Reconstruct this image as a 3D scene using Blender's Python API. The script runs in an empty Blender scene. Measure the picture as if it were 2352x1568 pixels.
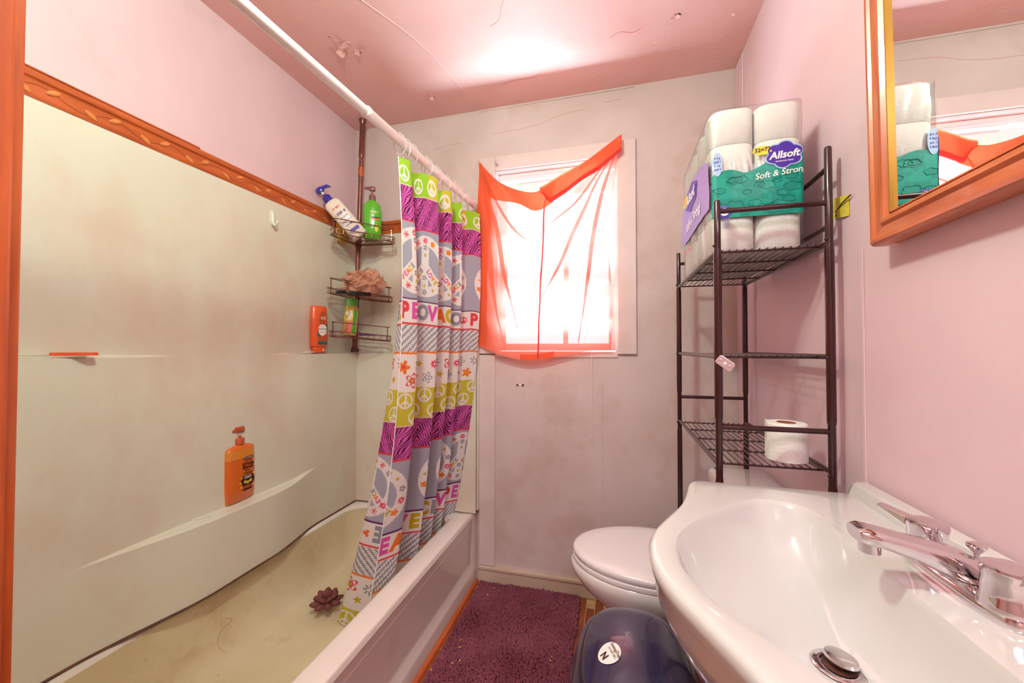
import bpy, bmesh, math, random
import numpy as np
from mathutils import Vector, Matrix
random.seed(7)
rng = np.random.default_rng(7)
S = bpy.context.scene
COL = S.collection

# ------------------------------------------------------------------ camera, world, lights, exposure
XL, XR, YW, ZC = -1.452, 0.526, 1.945, 2.462        # left wall, right wall, window wall, ceiling
cam = bpy.data.cameras.new('camera')
cam.sensor_width = 36.0
cam.lens = 900.0 / 2352.0 * 36.0
cam.clip_start = 0.01
co = bpy.data.objects.new('camera', cam)
co.location = (0, 0, 1.2)
co.rotation_euler = (math.radians(90 + 1.02), 0, math.radians(14.87))
COL.objects.link(co)
S.camera = co

world = bpy.data.worlds.new('world')
S.world = world
world.use_nodes = True
bgn = world.node_tree.nodes['Background']
bgn.inputs[0].default_value = (0.80, 0.92, 1.0, 1)
bgn.inputs[1].default_value = 4.5

def area(name, loc, rot, sx, sy, col, power):
    l = bpy.data.lights.new(name, 'AREA')
    l.shape = 'RECTANGLE'
    l.size, l.size_y = sx, sy
    l.color = col
    l.energy = power
    o = bpy.data.objects.new(name, l)
    o.location = loc
    o.rotation_euler = rot
    COL.objects.link(o)
    return o

# daylight thrown back up by the bright ground outside the window
area('bright_ground_light', (-1.1, 3.9, 0.15), (math.radians(180), 0, 0), 5.2, 2.0, (0.62, 0.92, 1.0), 3600)
# pink fill light added in the unseen hall to brighten the room
area('hall_fill_light', (0.1, -0.75, 2.36), (0, 0, 0), 0.7, 0.7, (1.0, 0.76, 0.88), 23)

LAMP_W = 36.0                     # ceiling lamp, built further down

S.view_settings.view_transform = 'Standard'
S.view_settings.look = 'None'
S.view_settings.exposure = 0.38
S.view_settings.gamma = 1.0
S.view_settings.use_curve_mapping = False

# ------------------------------------------------------------------ helpers
def R(d): return math.radians(d)

def srgb(r, g, b):
    f = lambda c: (c / 255 / 12.92) if c / 255 <= 0.04045 else ((c / 255 + 0.055) / 1.055) ** 2.4
    return (f(r), f(g), f(b), 1)

def mat(name, col, rough=0.5, metal=0.0, col2=None, nscale=8.0, ndetail=4.0, lo=0.35, hi=0.65,
        bump=0.0, bscale=60.0, coat=0.0, stretch=None, spec=0.5, emit=0.0, transm=0.0, sub=0.0):
    m = bpy.data.materials.new(name)
    m.use_nodes = True
    nt = m.node_tree
    b = nt.nodes['Principled BSDF']
    b.inputs['Base Color'].default_value = col
    b.inputs['Roughness'].default_value = rough
    b.inputs['Metallic'].default_value = metal
    b.inputs['Coat Weight'].default_value = coat
    b.inputs['Coat Roughness'].default_value = 0.06
    b.inputs['Specular IOR Level'].default_value = spec
    b.inputs['Transmission Weight'].default_value = transm
    if sub:
        b.inputs['Subsurface Weight'].default_value = sub
        b.inputs['Subsurface Scale'].default_value = 0.02
    if emit:
        b.inputs['Emission Color'].default_value = col
        b.inputs['Emission Strength'].default_value = emit
    tc = nt.nodes.new('ShaderNodeTexCoord')
    mp = nt.nodes.new('ShaderNodeMapping')
    if stretch: mp.inputs['Scale'].default_value = stretch
    nt.links.new(tc.outputs['Object'], mp.inputs['Vector'])
    if col2 is not None:
        n = nt.nodes.new('ShaderNodeTexNoise')
        n.inputs['Scale'].default_value = nscale
        n.inputs['Detail'].default_value = ndetail
        nt.links.new(mp.outputs[0], n.inputs['Vector'])
        rp = nt.nodes.new('ShaderNodeValToRGB')
        rp.color_ramp.elements[0].position = lo
        rp.color_ramp.elements[1].position = hi
        rp.color_ramp.elements[0].color = col
        rp.color_ramp.elements[1].color = col2
        nt.links.new(n.outputs['Fac'], rp.inputs['Fac'])
        nt.links.new(rp.outputs['Color'], b.inputs['Base Color'])
    if bump:
        n2 = nt.nodes.new('ShaderNodeTexNoise')
        n2.inputs['Scale'].default_value = bscale
        n2.inputs['Detail'].default_value = 3
        nt.links.new(mp.outputs[0], n2.inputs['Vector'])
        bp = nt.nodes.new('ShaderNodeBump')
        bp.inputs['Strength'].default_value = bump
        bp.inputs['Distance'].default_value = 0.004
        nt.links.new(n2.outputs['Fac'], bp.inputs['Height'])
        nt.links.new(bp.outputs[0], b.inputs['Normal'])
    return m

def add_stains(m, stain, scale=3.0, lo=0.62, hi=0.75, amount=0.6, stretch=(1, 1, 1)):
    """second, sparser layer of dirt blotches over a material's colour"""
    nt = m.node_tree
    b = nt.nodes['Principled BSDF']
    sock = b.inputs['Base Color']
    tc = nt.nodes.new('ShaderNodeTexCoord')
    mp = nt.nodes.new('ShaderNodeMapping')
    mp.inputs['Scale'].default_value = stretch
    mp.inputs['Location'].default_value = (3.7, 1.2, 8.1)
    n = nt.nodes.new('ShaderNodeTexNoise')
    n.inputs['Scale'].default_value = scale
    n.inputs['Detail'].default_value = 7
    n.inputs['Roughness'].default_value = 0.65
    nt.links.new(tc.outputs['Object'], mp.inputs['Vector'])
    nt.links.new(mp.outputs[0], n.inputs['Vector'])
    mr = nt.nodes.new('ShaderNodeMapRange')
    mr.inputs[1].default_value = lo
    mr.inputs[2].default_value = hi
    mr.inputs[4].default_value = amount
    nt.links.new(n.outputs['Fac'], mr.inputs[0])
    mx = nt.nodes.new('ShaderNodeMix')
    mx.data_type = 'RGBA'
    if sock.is_linked:
        nt.links.new(sock.links[0].from_socket, mx.inputs[6])
    else:
        mx.inputs[6].default_value = sock.default_value
    mx.inputs[7].default_value = stain
    nt.links.new(mr.outputs[0], mx.inputs[0])
    nt.links.new(mx.outputs[2], sock)
    return m

def cloth_mat(name, col, transl=0.4, transp=0.0, attr=None, tcol=None):
    m = bpy.data.materials.new(name)
    m.use_nodes = True
    nt = m.node_tree
    for n in list(nt.nodes):
        if n.type != 'OUTPUT_MATERIAL': nt.nodes.remove(n)
    out = nt.nodes['Material Output']
    d = nt.nodes.new('ShaderNodeBsdfDiffuse')
    t = nt.nodes.new('ShaderNodeBsdfTranslucent')
    d.inputs[0].default_value = col
    t.inputs[0].default_value = tcol or col
    if attr:
        a = nt.nodes.new('ShaderNodeAttribute')
        a.attribute_name = attr
        nt.links.new(a.outputs['Color'], d.inputs[0])
        nt.links.new(a.outputs['Color'], t.inputs[0])
    mx = nt.nodes.new('ShaderNodeMixShader')
    mx.inputs[0].default_value = transl
    nt.links.new(d.outputs[0], mx.inputs[1])
    nt.links.new(t.outputs[0], mx.inputs[2])
    last = mx
    if transp:
        tr = nt.nodes.new('ShaderNodeBsdfTransparent')
        m2 = nt.nodes.new('ShaderNodeMixShader')
        m2.inputs[0].default_value = transp
        nt.links.new(mx.outputs[0], m2.inputs[1])
        nt.links.new(tr.outputs[0], m2.inputs[2])
        last = m2
    nt.links.new(last.outputs[0], out.inputs[0])
    return m

def film_mat(name, tint, gloss=0.12, rough=0.08, body=0.0, bodycol=(0.9, 0.9, 0.9, 1)):
    """thin clear plastic or glass: transparent plus a glossy film"""
    m = bpy.data.materials.new(name)
    m.use_nodes = True
    nt = m.node_tree
    for n in list(nt.nodes):
        if n.type != 'OUTPUT_MATERIAL': nt.nodes.remove(n)
    out = nt.nodes['Material Output']
    tr = nt.nodes.new('ShaderNodeBsdfTransparent'); tr.inputs[0].default_value = tint
    gl = nt.nodes.new('ShaderNodeBsdfGlossy'); gl.inputs['Roughness'].default_value = rough
    fr = nt.nodes.new('ShaderNodeLayerWeight'); fr.inputs[0].default_value = 0.35
    ma = nt.nodes.new('ShaderNodeMath'); ma.operation = 'MULTIPLY_ADD'
    ma.inputs[1].default_value = 0.28; ma.inputs[2].default_value = gloss
    nt.links.new(fr.outputs['Fresnel'], ma.inputs[0])
    mx = nt.nodes.new('ShaderNodeMixShader')
    nt.links.new(ma.outputs[0], mx.inputs[0])
    nt.links.new(tr.outputs[0], mx.inputs[1])
    nt.links.new(gl.outputs[0], mx.inputs[2])
    last = mx
    if body:
        df = nt.nodes.new('ShaderNodeBsdfDiffuse'); df.inputs[0].default_value = bodycol
        m2 = nt.nodes.new('ShaderNodeMixShader'); m2.inputs[0].default_value = body
        nt.links.new(mx.outputs[0], m2.inputs[1]); nt.links.new(df.outputs[0], m2.inputs[2])
        last = m2
    nt.links.new(last.outputs[0], out.inputs[0])
    return m

class MB:
    def __init__(s): s.v = []; s.f = []
    def add(s, vs, fs):
        o = len(s.v)
        s.v += [tuple(map(float, p)) for p in vs]
        s.f += [tuple(i + o for i in f) for f in fs]
        return s
    def box(s, x0, x1, y0, y1, z0, z1, M=None):
        vs = [Vector((x, y, z)) for z in (z0, z1) for y in (y0, y1) for x in (x0, x1)]
        if M is not None: vs = [M @ v for v in vs]
        return s.add(vs, [(0, 2, 3, 1), (4, 5, 7, 6), (0, 1, 5, 4), (1, 3, 7, 5), (3, 2, 6, 7), (2, 0, 4, 6)])
    def loft(s, rings, cap0=True, cap1=True, closed=True):
        n = len(rings[0]); vs = []; fs = []
        for r in rings: vs += list(r)
        for i in range(len(rings) - 1):
            for j in range(n if closed else n - 1):
                k = (j + 1) % n
                fs.append((i * n + j, i * n + k, (i + 1) * n + k, (i + 1) * n + j))
        if cap0: fs.append(tuple(reversed(range(n))))
        if cap1: fs.append(tuple((len(rings) - 1) * n + j for j in range(n)))
        return s.add(vs, fs)
    def tube(s, pts, r, seg=8, closed=False, cap=True):
        pts = [Vector(p) for p in pts]; n = len(pts); rings = []
        rr = r if isinstance(r, (list, tuple)) else [r] * n
        up = None
        for i in range(n):
            if closed: t = pts[(i + 1) % n] - pts[i - 1]
            else: t = pts[min(i + 1, n - 1)] - pts[max(i - 1, 0)]
            t.normalize()
            if up is None:
                up = Vector((0, 0, 1)) if abs(t.z) < 0.9 else Vector((1, 0, 0))
            a = t.cross(up)
            if a.length < 1e-4: a = t.orthogonal()
            a.normalize(); b = a.cross(t).normalized(); up = b
            rings.append([pts[i] + rr[i] * (math.cos(q) * a + math.sin(q) * b) for q in [2 * math.pi * k / seg for k in range(seg)]])
        if closed: rings.append(rings[0])
        return s.loft(rings, cap and not closed, cap and not closed)
    def lathe(s, prof, seg=24, M=None):
        rings = []
        for r, z in prof:
            ring = [Vector((max(r, 1e-5) * math.cos(2 * math.pi * k / seg), max(r, 1e-5) * math.sin(2 * math.pi * k / seg), z)) for k in range(seg)]
            if M is not None: ring = [M @ p for p in ring]
            rings.append(ring)
        return s.loft(rings)
    def ball(s, c, rx, ry, rz, seg=12, rows=7, M=None):
        rings = []
        for i in range(rows + 1):
            t = math.pi * i / rows
            ring = [Vector((rx * max(math.sin(t), .004) * math.cos(2 * math.pi * k / seg), ry * max(math.sin(t), .004) * math.sin(2 * math.pi * k / seg), -rz * math.cos(t))) for k in range(seg)]
            if M is not None: ring = [M @ p for p in ring]
            rings.append([p + Vector(c) for p in ring])
        return s.loft(rings)
    def prism(s, outl, z0, z1, M=None):
        a = [Vector((x, y, z0)) for x, y in outl]; b = [Vector((x, y, z1)) for x, y in outl]
        if M is not None: a = [M @ p for p in a]; b = [M @ p for p in b]
        return s.loft([a, b])
    def grid(s, fn, us, vs):
        P = [fn(float(u), float(v)) for v in vs for u in us]; n = len(us)
        return s.add(P, [(j * n + i, j * n + i + 1, (j + 1) * n + i + 1, (j + 1) * n + i) for j in range(len(vs) - 1) for i in range(n - 1)])
    def build(s, name, m, parent=None, smooth=None, bevel=0, bseg=2, subd=0, solid=0):
        me = bpy.data.meshes.new(name)
        me.from_pydata(s.v, [], s.f)
        bm = bmesh.new(); bm.from_mesh(me)
        bmesh.ops.recalc_face_normals(bm, faces=bm.faces)
        bm.to_mesh(me); bm.free()
        if m: me.materials.append(m)
        o = bpy.data.objects.new(name, me)
        COL.objects.link(o)
        if parent is not None: o.parent = parent
        if bevel:
            md = o.modifiers.new('bevel', 'BEVEL'); md.width = bevel; md.segments = bseg; md.limit_method = 'ANGLE'; md.angle_limit = R(35)
        if solid:
            md = o.modifiers.new('solid', 'SOLIDIFY'); md.thickness = solid; md.offset = 0
        if subd:
            md = o.modifiers.new('sub', 'SUBSURF'); md.levels = subd; md.render_levels = subd
        if smooth is not None:
            me.polygons.foreach_set('use_smooth', [True] * len(me.polygons))
            if smooth < 180: me.set_sharp_from_angle(angle=R(smooth))
        return o

def tag(o, label=None, cat=None, group=None, kind=None):
    if label: o['label'] = label
    if cat: o['category'] = cat
    if group: o['group'] = group
    if kind: o['kind'] = kind
    return o

def root(name, label, cat, loc=(0, 0, 0), rz=0, group=None, rot=None):
    o = bpy.data.objects.new(name, None)
    o.empty_display_size = 0.05
    o.location = loc
    o.rotation_euler = rot if rot else (0, 0, rz)
    COL.objects.link(o)
    return tag(o, label, cat, group)

def rep(o, loc, rot=None, parent=None):
    c = o.copy(); COL.objects.link(c); c.location = loc
    if rot is not None: c.rotation_euler = rot
    if parent is not None: c.parent = parent
    return c

def selip(a, b, z, n=2.0, seg=40, cx=0, cy=0):
    out = []
    for k in range(seg):
        t = 2 * math.pi * k / seg
        c, s_ = math.cos(t), math.sin(t)
        out.append(Vector((cx + a * math.copysign(abs(c) ** (2 / n), c), cy + b * math.copysign(abs(s_) ** (2 / n), s_), z)))
    return out

def rrect(x0, x1, y0, y1, r, z, n=8):
    out = []
    for cx, cy, a0 in ((x1 - r, y1 - r, 0), (x0 + r, y1 - r, 90), (x0 + r, y0 + r, 180), (x1 - r, y0 + r, 270)):
        for k in range(n + 1):
            a = R(a0 + 90 * k / n)
            out.append(Vector((cx + r * math.cos(a), cy + r * math.sin(a), z)))
    return out

def sm(a, b, x):
    t = min(max((x - a) / (b - a), 0.0), 1.0)
    return t * t * (3 - 2 * t)

def catmull(pts, n):
    P = [np.array(p, float) for p in pts]
    P = [2 * P[0] - P[1]] + P + [2 * P[-1] - P[-2]]
    out = []; m = len(P) - 3
    for i in range(n):
        t = i / (n - 1) * m; k = min(int(t), m - 1); u = t - k
        a, b, c, d = P[k:k + 4]
        out.append(0.5 * (2 * b + (c - a) * u + (2 * a - 5 * b + 4 * c - d) * u * u + (3 * b - a - 3 * c + d) * u ** 3))
    return np.array(out)

def text2d(s, size, bold=0.0, shear=0.0, spacing=1.0):
    """built-in font laid out as flat triangles, centred on its own middle"""
    cu = bpy.data.curves.new('txt', 'FONT')
    cu.body = s; cu.size = size; cu.offset = bold; cu.shear = shear; cu.space_character = spacing
    cu.align_x = 'CENTER'; cu.align_y = 'CENTER'; cu.resolution_u = 3
    o = bpy.data.objects.new('txt', cu)
    COL.objects.link(o)
    dg = bpy.context.evaluated_depsgraph_get()
    me = bpy.data.meshes.new_from_object(o.evaluated_get(dg))
    me.calc_loop_triangles()
    v = np.array([p.co[:2] for p in me.vertices]).reshape(-1, 2)
    t = np.array([q.vertices[:] for q in me.loop_triangles]).reshape(-1, 3)
    bpy.data.objects.remove(o); bpy.data.curves.remove(cu); bpy.data.meshes.remove(me)
    return v, t

def print_text(name, s, size, fn, m, parent, bold=0.0, shear=0.0, spacing=1.0, rot=0.0, dx=0, dy=0):
    """flat lettering laid on a surface fn(x, y) -> point"""
    v, t = text2d(s, size, bold, shear, spacing)
    c, q = math.cos(rot), math.sin(rot)
    mb = MB()
    mb.add([fn(x * c - y * q + dx, x * q + y * c + dy) for x, y in v], [tuple(int(i) for i in f) for f in t])
    return mb.build(name, m, parent)

def print_marks(name, width, h, fn, m, parent, dx=0, dy=0, rot=0.0):
    """a line of print too small to read: a row of little strokes"""
    mb = MB(); x = -width / 2; c, q = math.cos(rot), math.sin(rot); rm_ = random.Random(int(width * 1e5 + h * 1e6))
    while x < width / 2 - h * .2:
        w = h * rm_.uniform(.12, .42); y0 = -h * rm_.uniform(.25, .5); y1 = h * rm_.uniform(.2, .5)
        P = [(x, y0), (x + w, y0), (x + w, y1), (x, y1)]
        mb.add([fn(a * c - b * q + dx, a * q + b * c + dy) for a, b in P], [(0, 1, 2, 3)])
        x += w + h * rm_.uniform(.10, .22) + (h * .4 if rm_.random() < .15 else 0)
    return mb.build(name, m, parent)

def print_shape(name, outl, fn, m, parent):
    """flat printed shape with an outline in surface coordinates (fan from its middle)"""
    n = len(outl); cx = sum(p[0] for p in outl) / n; cy = sum(p[1] for p in outl) / n
    mb = MB()
    mb.add([fn(x, y) for x, y in outl] + [fn(cx, cy)], [(i, (i + 1) % n, n) for i in range(n)])
    return mb.build(name, m, parent)

def ell(cx, cy, a, b, n=24): return [(cx + a * math.cos(2 * math.pi * k / n), cy + b * math.sin(2 * math.pi * k / n)) for k in range(n)]
def cloud(cx, cy, a, b, lobes=6, amp=0.12, n=72, ph=0.4):
    out = []
    for k in range(n):
        t = 2 * math.pi * k / n
        w = 1 + amp * (abs(math.sin(lobes * t / 2 + ph)) - 0.5) * 2
        out.append((cx + a * w * math.cos(t), cy + b * w * math.sin(t)))
    return out

# ------------------------------------------------------------------ materials
M = {}
M['wall'] = add_stains(mat('wall_paint', srgb(228, 198, 205), 0.5, col2=srgb(221, 188, 196), nscale=2.2, bump=0.12, bscale=90, spec=0.35), srgb(176, 140, 118), 2.6, 0.60, 0.80, 0.30)
M['wall_back'] = add_stains(add_stains(mat('back_wall_paint', srgb(216, 199, 198), 0.5, col2=srgb(204, 185, 180), nscale=2.5, bump=0.18, bscale=120, spec=0.4), srgb(176, 136, 106), 3.4, 0.52, 0.80, 0.55), srgb(110, 60, 50), 38, 0.735, 0.76, 0.8)
M['ceiling'] = add_stains(mat('ceiling_paint', srgb(242, 196, 192), 0.6, col2=srgb(236, 186, 180), nscale=3, bump=0.22, bscale=70, spec=0.35), srgb(205, 150, 135), 3.0, 0.6, 0.85, 0.3)
M['surround'] = add_stains(mat('surround_acrylic', srgb(226, 222, 206), 0.16, col2=srgb(222, 216, 198), nscale=1.6, spec=0.5, coat=0.25), srgb(214, 160, 138), 2.2, 0.48, 0.78, 0.5, (1, 1, .6))
M['tub'] = add_stains(mat('tub_enamel', srgb(232, 222, 216), 0.14, col2=srgb(228, 216, 208), nscale=2, coat=0.4), srgb(190, 160, 120), 5, 0.6, 0.82, 0.35)
M['tub_in'] = add_stains(add_stains(mat('tub_enamel_worn', srgb(226, 212, 176), 0.22, col2=srgb(214, 196, 158), nscale=4, coat=0.2), srgb(170, 125, 85), 6, 0.55, 0.8, 0.5), srgb(120, 95, 70), 45, 0.62, 0.75, 0.35)
M['white'] = mat('white_paint', srgb(226, 208, 206), 0.42, col2=srgb(216, 196, 192), nscale=6, bump=0.08)
M['white_dirty'] = add_stains(mat('worn_white_paint', srgb(214, 196, 176), 0.5, col2=srgb(198, 174, 150), nscale=5, bump=0.1), srgb(165, 90, 55), 9, 0.58, 0.72, 0.75)
M['wood'] = mat('honey_wood', srgb(206, 100, 44), 0.38, col2=srgb(172, 74, 30), nscale=9, ndetail=6, lo=0.3, hi=0.7, stretch=(6, 0.6, 6), coat=0.25)
M['woodz'] = mat('honey_wood_upright', srgb(204, 96, 40), 0.36, col2=srgb(166, 70, 28), nscale=9, ndetail=6, lo=0.3, hi=0.7, stretch=(6, 6, 0.6), coat=0.3)
M['leaf'] = mat('carved_leaf_wood', srgb(226, 142, 76), 0.4, col2=srgb(208, 116, 58), nscale=20)
M['vine'] = mat('carved_vine_wood', srgb(176, 84, 36), 0.45)
M['mwood'] = mat('oak_frame', srgb(206, 112, 62), 0.32, col2=srgb(176, 84, 44), nscale=8, ndetail=6, stretch=(7, .7, 7), coat=0.35)
M['mwoodz'] = mat('oak_frame_upright', srgb(206, 112, 62), 0.32, col2=srgb(176, 84, 44), nscale=8, ndetail=6, stretch=(7, 7, .7), coat=0.35)
M['gilt'] = mat('gilt_edge', srgb(196, 150, 62), 0.28, metal=0.6)
M['mirror'] = mat('mirror_silver', (0.93, 0.95, 0.95, 1), 0.01, metal=1.0)
M['plank'] = mat('brown_floor_strip', srgb(158, 82, 46), 0.4, col2=srgb(124, 58, 32), nscale=14, stretch=(4, .5, 1), coat=0.15)
M['grout'] = mat('pale_floor_joint', srgb(214, 176, 130), 0.7, col2=srgb(190, 150, 106), nscale=20)
M['porcelain'] = mat('white_porcelain', srgb(210, 209, 207), 0.08, col2=srgb(209, 205, 199), nscale=2, coat=0.6)
M['toilet'] = mat('toilet_porcelain', srgb(230, 224, 222), 0.09, col2=srgb(226, 219, 216), nscale=2, coat=0.6)
M['seat'] = mat('white_seat_plastic', srgb(234, 228, 230), 0.16, col2=srgb(230, 224, 226), nscale=3, coat=0.3)
M['chrome'] = mat('chrome', (0.74, 0.69, 0.71, 1), 0.08, metal=1.0, bump=0.02)
M['brushed'] = mat('dull_metal', (0.75, 0.72, 0.72, 1), 0.3, metal=1.0)
M['rust'] = mat('rusty_dark', srgb(96, 52, 34), 0.8, col2=srgb(60, 34, 26), nscale=60)
M['rack'] = mat('brown_metal_tube', srgb(56, 14, 18), 0.28, metal=0.1, col2=srgb(46, 10, 14), nscale=12, coat=0.35)
M['caddy'] = mat('bronze_metal', srgb(134, 82, 72), 0.32, metal=0.55, col2=srgb(116, 66, 58), nscale=15, coat=0.2)
M['rod'] = mat('white_rod_enamel', srgb(238, 226, 222), 0.25, col2=srgb(234, 220, 214), nscale=8, coat=0.3)
M['ring'] = film_mat('clear_ring_plastic', (0.97, 0.95, 0.95, 1), 0.16, 0.1, 0.35, (0.95, 0.85, 0.85, 1))
M['dark'] = mat('dark_gap', srgb(66, 40, 32), 0.8, col2=srgb(50, 30, 24), nscale=30)
M['seam_shadow'] = mat('brown_seam_shadow', srgb(112, 66, 44), 0.7, col2=srgb(84, 48, 34), nscale=40)
M['rugbase'] = mat('mat_backing', srgb(78, 34, 48), 0.95, col2=srgb(70, 30, 42), nscale=40)
M['rug'] = mat('plum_chenille', srgb(146, 82, 98), 0.9, col2=srgb(116, 56, 68), nscale=5, lo=.3, hi=.7, spec=0.15, bump=0.3, bscale=900)
M['paper'] = mat('toilet_paper', srgb(240, 238, 232), 0.9, col2=srgb(234, 231, 224), nscale=30, bump=0.35, bscale=160, spec=0.1)
M['core'] = mat('cardboard_core', srgb(176, 106, 72), 0.85, col2=srgb(150, 86, 56), nscale=40)
M['film'] = film_mat('clear_wrap', (0.97, 0.98, 0.98, 1), 0.03, 0.12)
M['teal'] = mat('teal_print', srgb(20, 150, 132), 0.42, col2=srgb(12, 134, 118), nscale=30, lo=.48, hi=.52, coat=0.06, spec=0.3)
M['tealline'] = mat('dark_teal_print', srgb(12, 112, 104), 0.45, coat=0.05, spec=0.3)
M['grape'] = mat('purple_print', srgb(74, 44, 158), 0.45, coat=0.05, spec=0.3)
M['lilac'] = mat('lilac_print', srgb(150, 130, 196), 0.45, coat=0.05, spec=0.3)
M['paleblue'] = mat('pale_blue_print', srgb(168, 192, 224), 0.45, coat=0.05, spec=0.3)
M['yellow'] = mat('yellow_print', srgb(236, 212, 60), 0.45, coat=0.05, spec=0.3)
M['whiteprint'] = mat('white_print', srgb(244, 242, 236), 0.4)
M['blackprint'] = mat('dark_print', srgb(58, 28, 30), 0.4)
M['redprint'] = mat('red_print', srgb(224, 84, 88), 0.4)
M['can'] = add_stains(mat('navy_bin_plastic', srgb(40, 38, 76), 0.24, col2=srgb(32, 31, 64), nscale=5, coat=0.6, spec=0.9), srgb(150, 160, 190), 26, 0.67, 0.72, 0.55)
M['canbody'] = mat('grey_bin_plastic', srgb(120, 128, 150), 0.4, col2=srgb(110, 118, 140), nscale=6)
M['bag'] = film_mat('clear_bag', (0.90, 0.95, 0.92, 1), 0.16, 0.15, 0.18, (0.85, 0.92, 0.88, 1))
M['glass'] = film_mat('window_glass', (0.97, 0.99, 1.0, 1), 0.02, 0.02)
M['amber'] = mat('amber_bottle', srgb(224, 108, 36), 0.2, col2=srgb(216, 98, 34), nscale=4, coat=0.4)
M['amberclear'] = mat('amber_bottle_empty_top', srgb(226, 140, 52), 0.18, coat=0.4)
M['copper'] = mat('copper_pump_plastic', srgb(190, 84, 48), 0.25, col2=srgb(176, 74, 44), nscale=6, coat=0.4)
M['orange'] = mat('orange_bottle', srgb(240, 98, 46), 0.28, col2=srgb(234, 90, 42), nscale=4, coat=0.3)
M['brownlabel'] = mat('brown_label', srgb(184, 82, 40), 0.35)
M['green'] = mat('green_bottle', srgb(96, 186, 40), 0.2, col2=srgb(84, 176, 36), nscale=4, coat=0.4)
M['limecap'] = mat('lime_cap', srgb(120, 210, 96), 0.3)
M['clearjuice'] = mat('yellowish_bottle', srgb(206, 186, 96), 0.2, coat=0.4)
M['lotion'] = mat('white_lotion_bottle', srgb(240, 228, 214), 0.3, col2=srgb(236, 222, 208), nscale=4, coat=0.2)
M['bluepump'] = mat('blue_pump_plastic', srgb(58, 44, 168), 0.25, col2=srgb(50, 38, 150), nscale=5, coat=0.3)
M['mauve'] = mat('mauve_pump_plastic', srgb(140, 88, 92), 0.3, col2=srgb(120, 72, 78), nscale=5, coat=0.2)
M['black'] = mat('black_plastic', srgb(34, 26, 26), 0.35)
M['orangered'] = mat('red_handle_plastic', srgb(236, 90, 50), 0.35)
M['puff'] = cloth_mat('peach_net', srgb(244, 196, 172), 0.4, 0.25)
M['sponge'] = mat('brown_sponge', srgb(140, 86, 82), 0.9, col2=srgb(120, 70, 68), nscale=60, bump=0.4, bscale=400, spec=0.1)
M['yellowfoam'] = mat('yellow_foam', srgb(226, 180, 54), 0.8, col2=srgb(206, 158, 44), nscale=50)
M['hook'] = mat('white_hook_plastic', srgb(228, 228, 212), 0.25, coat=0.2)
M['drape'] = cloth_mat('orange_drape', (0.92, 0.17, 0.08, 1), 0.22, 0.12, tcol=(0.95, 0.40, 0.36, 1))
M['drapehem'] = cloth_mat('orange_drape_doubled', (0.92, 0.16, 0.07, 1), 0.35, 0.0, tcol=(0.90, 0.13, 0.06, 1))
M['drapeseam'] = cloth_mat('red_drape_seam', (0.75, 0.07, 0.06, 1), 0.3, 0.0, tcol=(0.75, 0.12, 0.10, 1))
M['sash'] = mat('white_sash', srgb(226, 224, 232), 0.4, col2=srgb(214, 214, 224), nscale=6)
M['curtain'] = cloth_mat('printed_curtain', (1, 1, 1, 1), 0.28, 0.0, attr='print')
M['crumb'] = mat('yellow_crumb', srgb(214, 196, 90), 0.8)
M['hall'] = mat('hall_paint', srgb(220, 190, 180), 0.6, col2=srgb(214, 184, 174), nscale=2)
M['tape'] = mat('yellow_tag_paper', srgb(226, 206, 70), 0.6, col2=srgb(206, 180, 60), nscale=40)
M['bulb'] = mat('lit_bulb', (0.80, 1.0, 0.74, 1), 0.4, emit=1.0)

# ------------------------------------------------------------------ the room
Y0 = 0.31                       # inner face of the wall with the doorway
def struct(mb, name, m, **k): return tag(mb.build(name, m, **k), kind='structure')

# walls -----------------------------------------------------------
struct(MB().box(XL - .1, XL, .2, YW + .1, 0, ZC), 'wall_left', M['wall'])
wr = struct(MB().box(XR, XR + .1, .2, YW + .1, 0, ZC), 'wall_right', M['wall'])
WX0, WX1, WZ0, WZ1 = -.605, .008, 1.185, 2.125      # window opening
wb = struct(MB().box(XL - .1, WX0, YW, YW + .1, 0, ZC).box(WX1, XR + .1, YW, YW + .1, 0, ZC)
            .box(WX0, WX1, YW, YW + .1, 0, WZ0).box(WX0, WX1, YW, YW + .1, WZ1, ZC), 'wall_back', M['wall_back'])
struct(MB().box(XL - .1, -.71, .2, Y0 - .004, 0, ZC).box(-.71, XR + .1, .2, Y0 - .004, 2.3, ZC), 'wall_front', M['wall'])
ceil = struct(MB().box(XL - .1, XR + .1, .2, YW + .1, ZC, ZC + .1), 'ceiling', M['ceiling'])
# peeling paint on the ceiling
fm = []
for k in range(3):
    mb = MB(); n = 9; out = []
    for j in range(n):
        t = 2 * math.pi * j / n; r = .016 * (0.65 + .6 * random.random())
        out.append((r * math.cos(t) * 1.2, r * math.sin(t)))
    mb.add([(x, y, -.0005 - .45 * max(0, x + .006)) for x, y in out] + [(0, 0, -.002)], [(j, (j + 1) % n, n) for j in range(n)])
    fm.append(mb)
flakes = [f.build('paint_flake', M['ceiling'], ceil, solid=.0008) for f in fm]
spots = [(-1.10, 1.33, 40, 1.0), (-1.075, 1.37, 200, 1.1), (-1.12, 1.40, 120, 1.25), (-1.06, 1.42, 75, .9), (-1.03, 1.40, 20, 1.0), (-1.09, 1.375, 300, .7),
         (-1.15, 1.37, 330, .8), (-.98, 1.50, 45, .5), (-.888, 1.775, 100, .9), (-.895, 1.765, 250, .6), (.162, 1.69, 80, .35), (.23, 1.575, 10, .7), (.215, 1.58, 190, .5), (.43, 1.62, 60, .5)]
for i, (x, y, a, s_) in enumerate(spots):
    o = flakes[i] if i < 3 else rep(flakes[i % 3], (0, 0, 0), parent=ceil)
    o.location = (x, y, ZC); o.rotation_euler = (0, 0, R(a)); o.scale = (s_, s_, s_)
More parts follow.
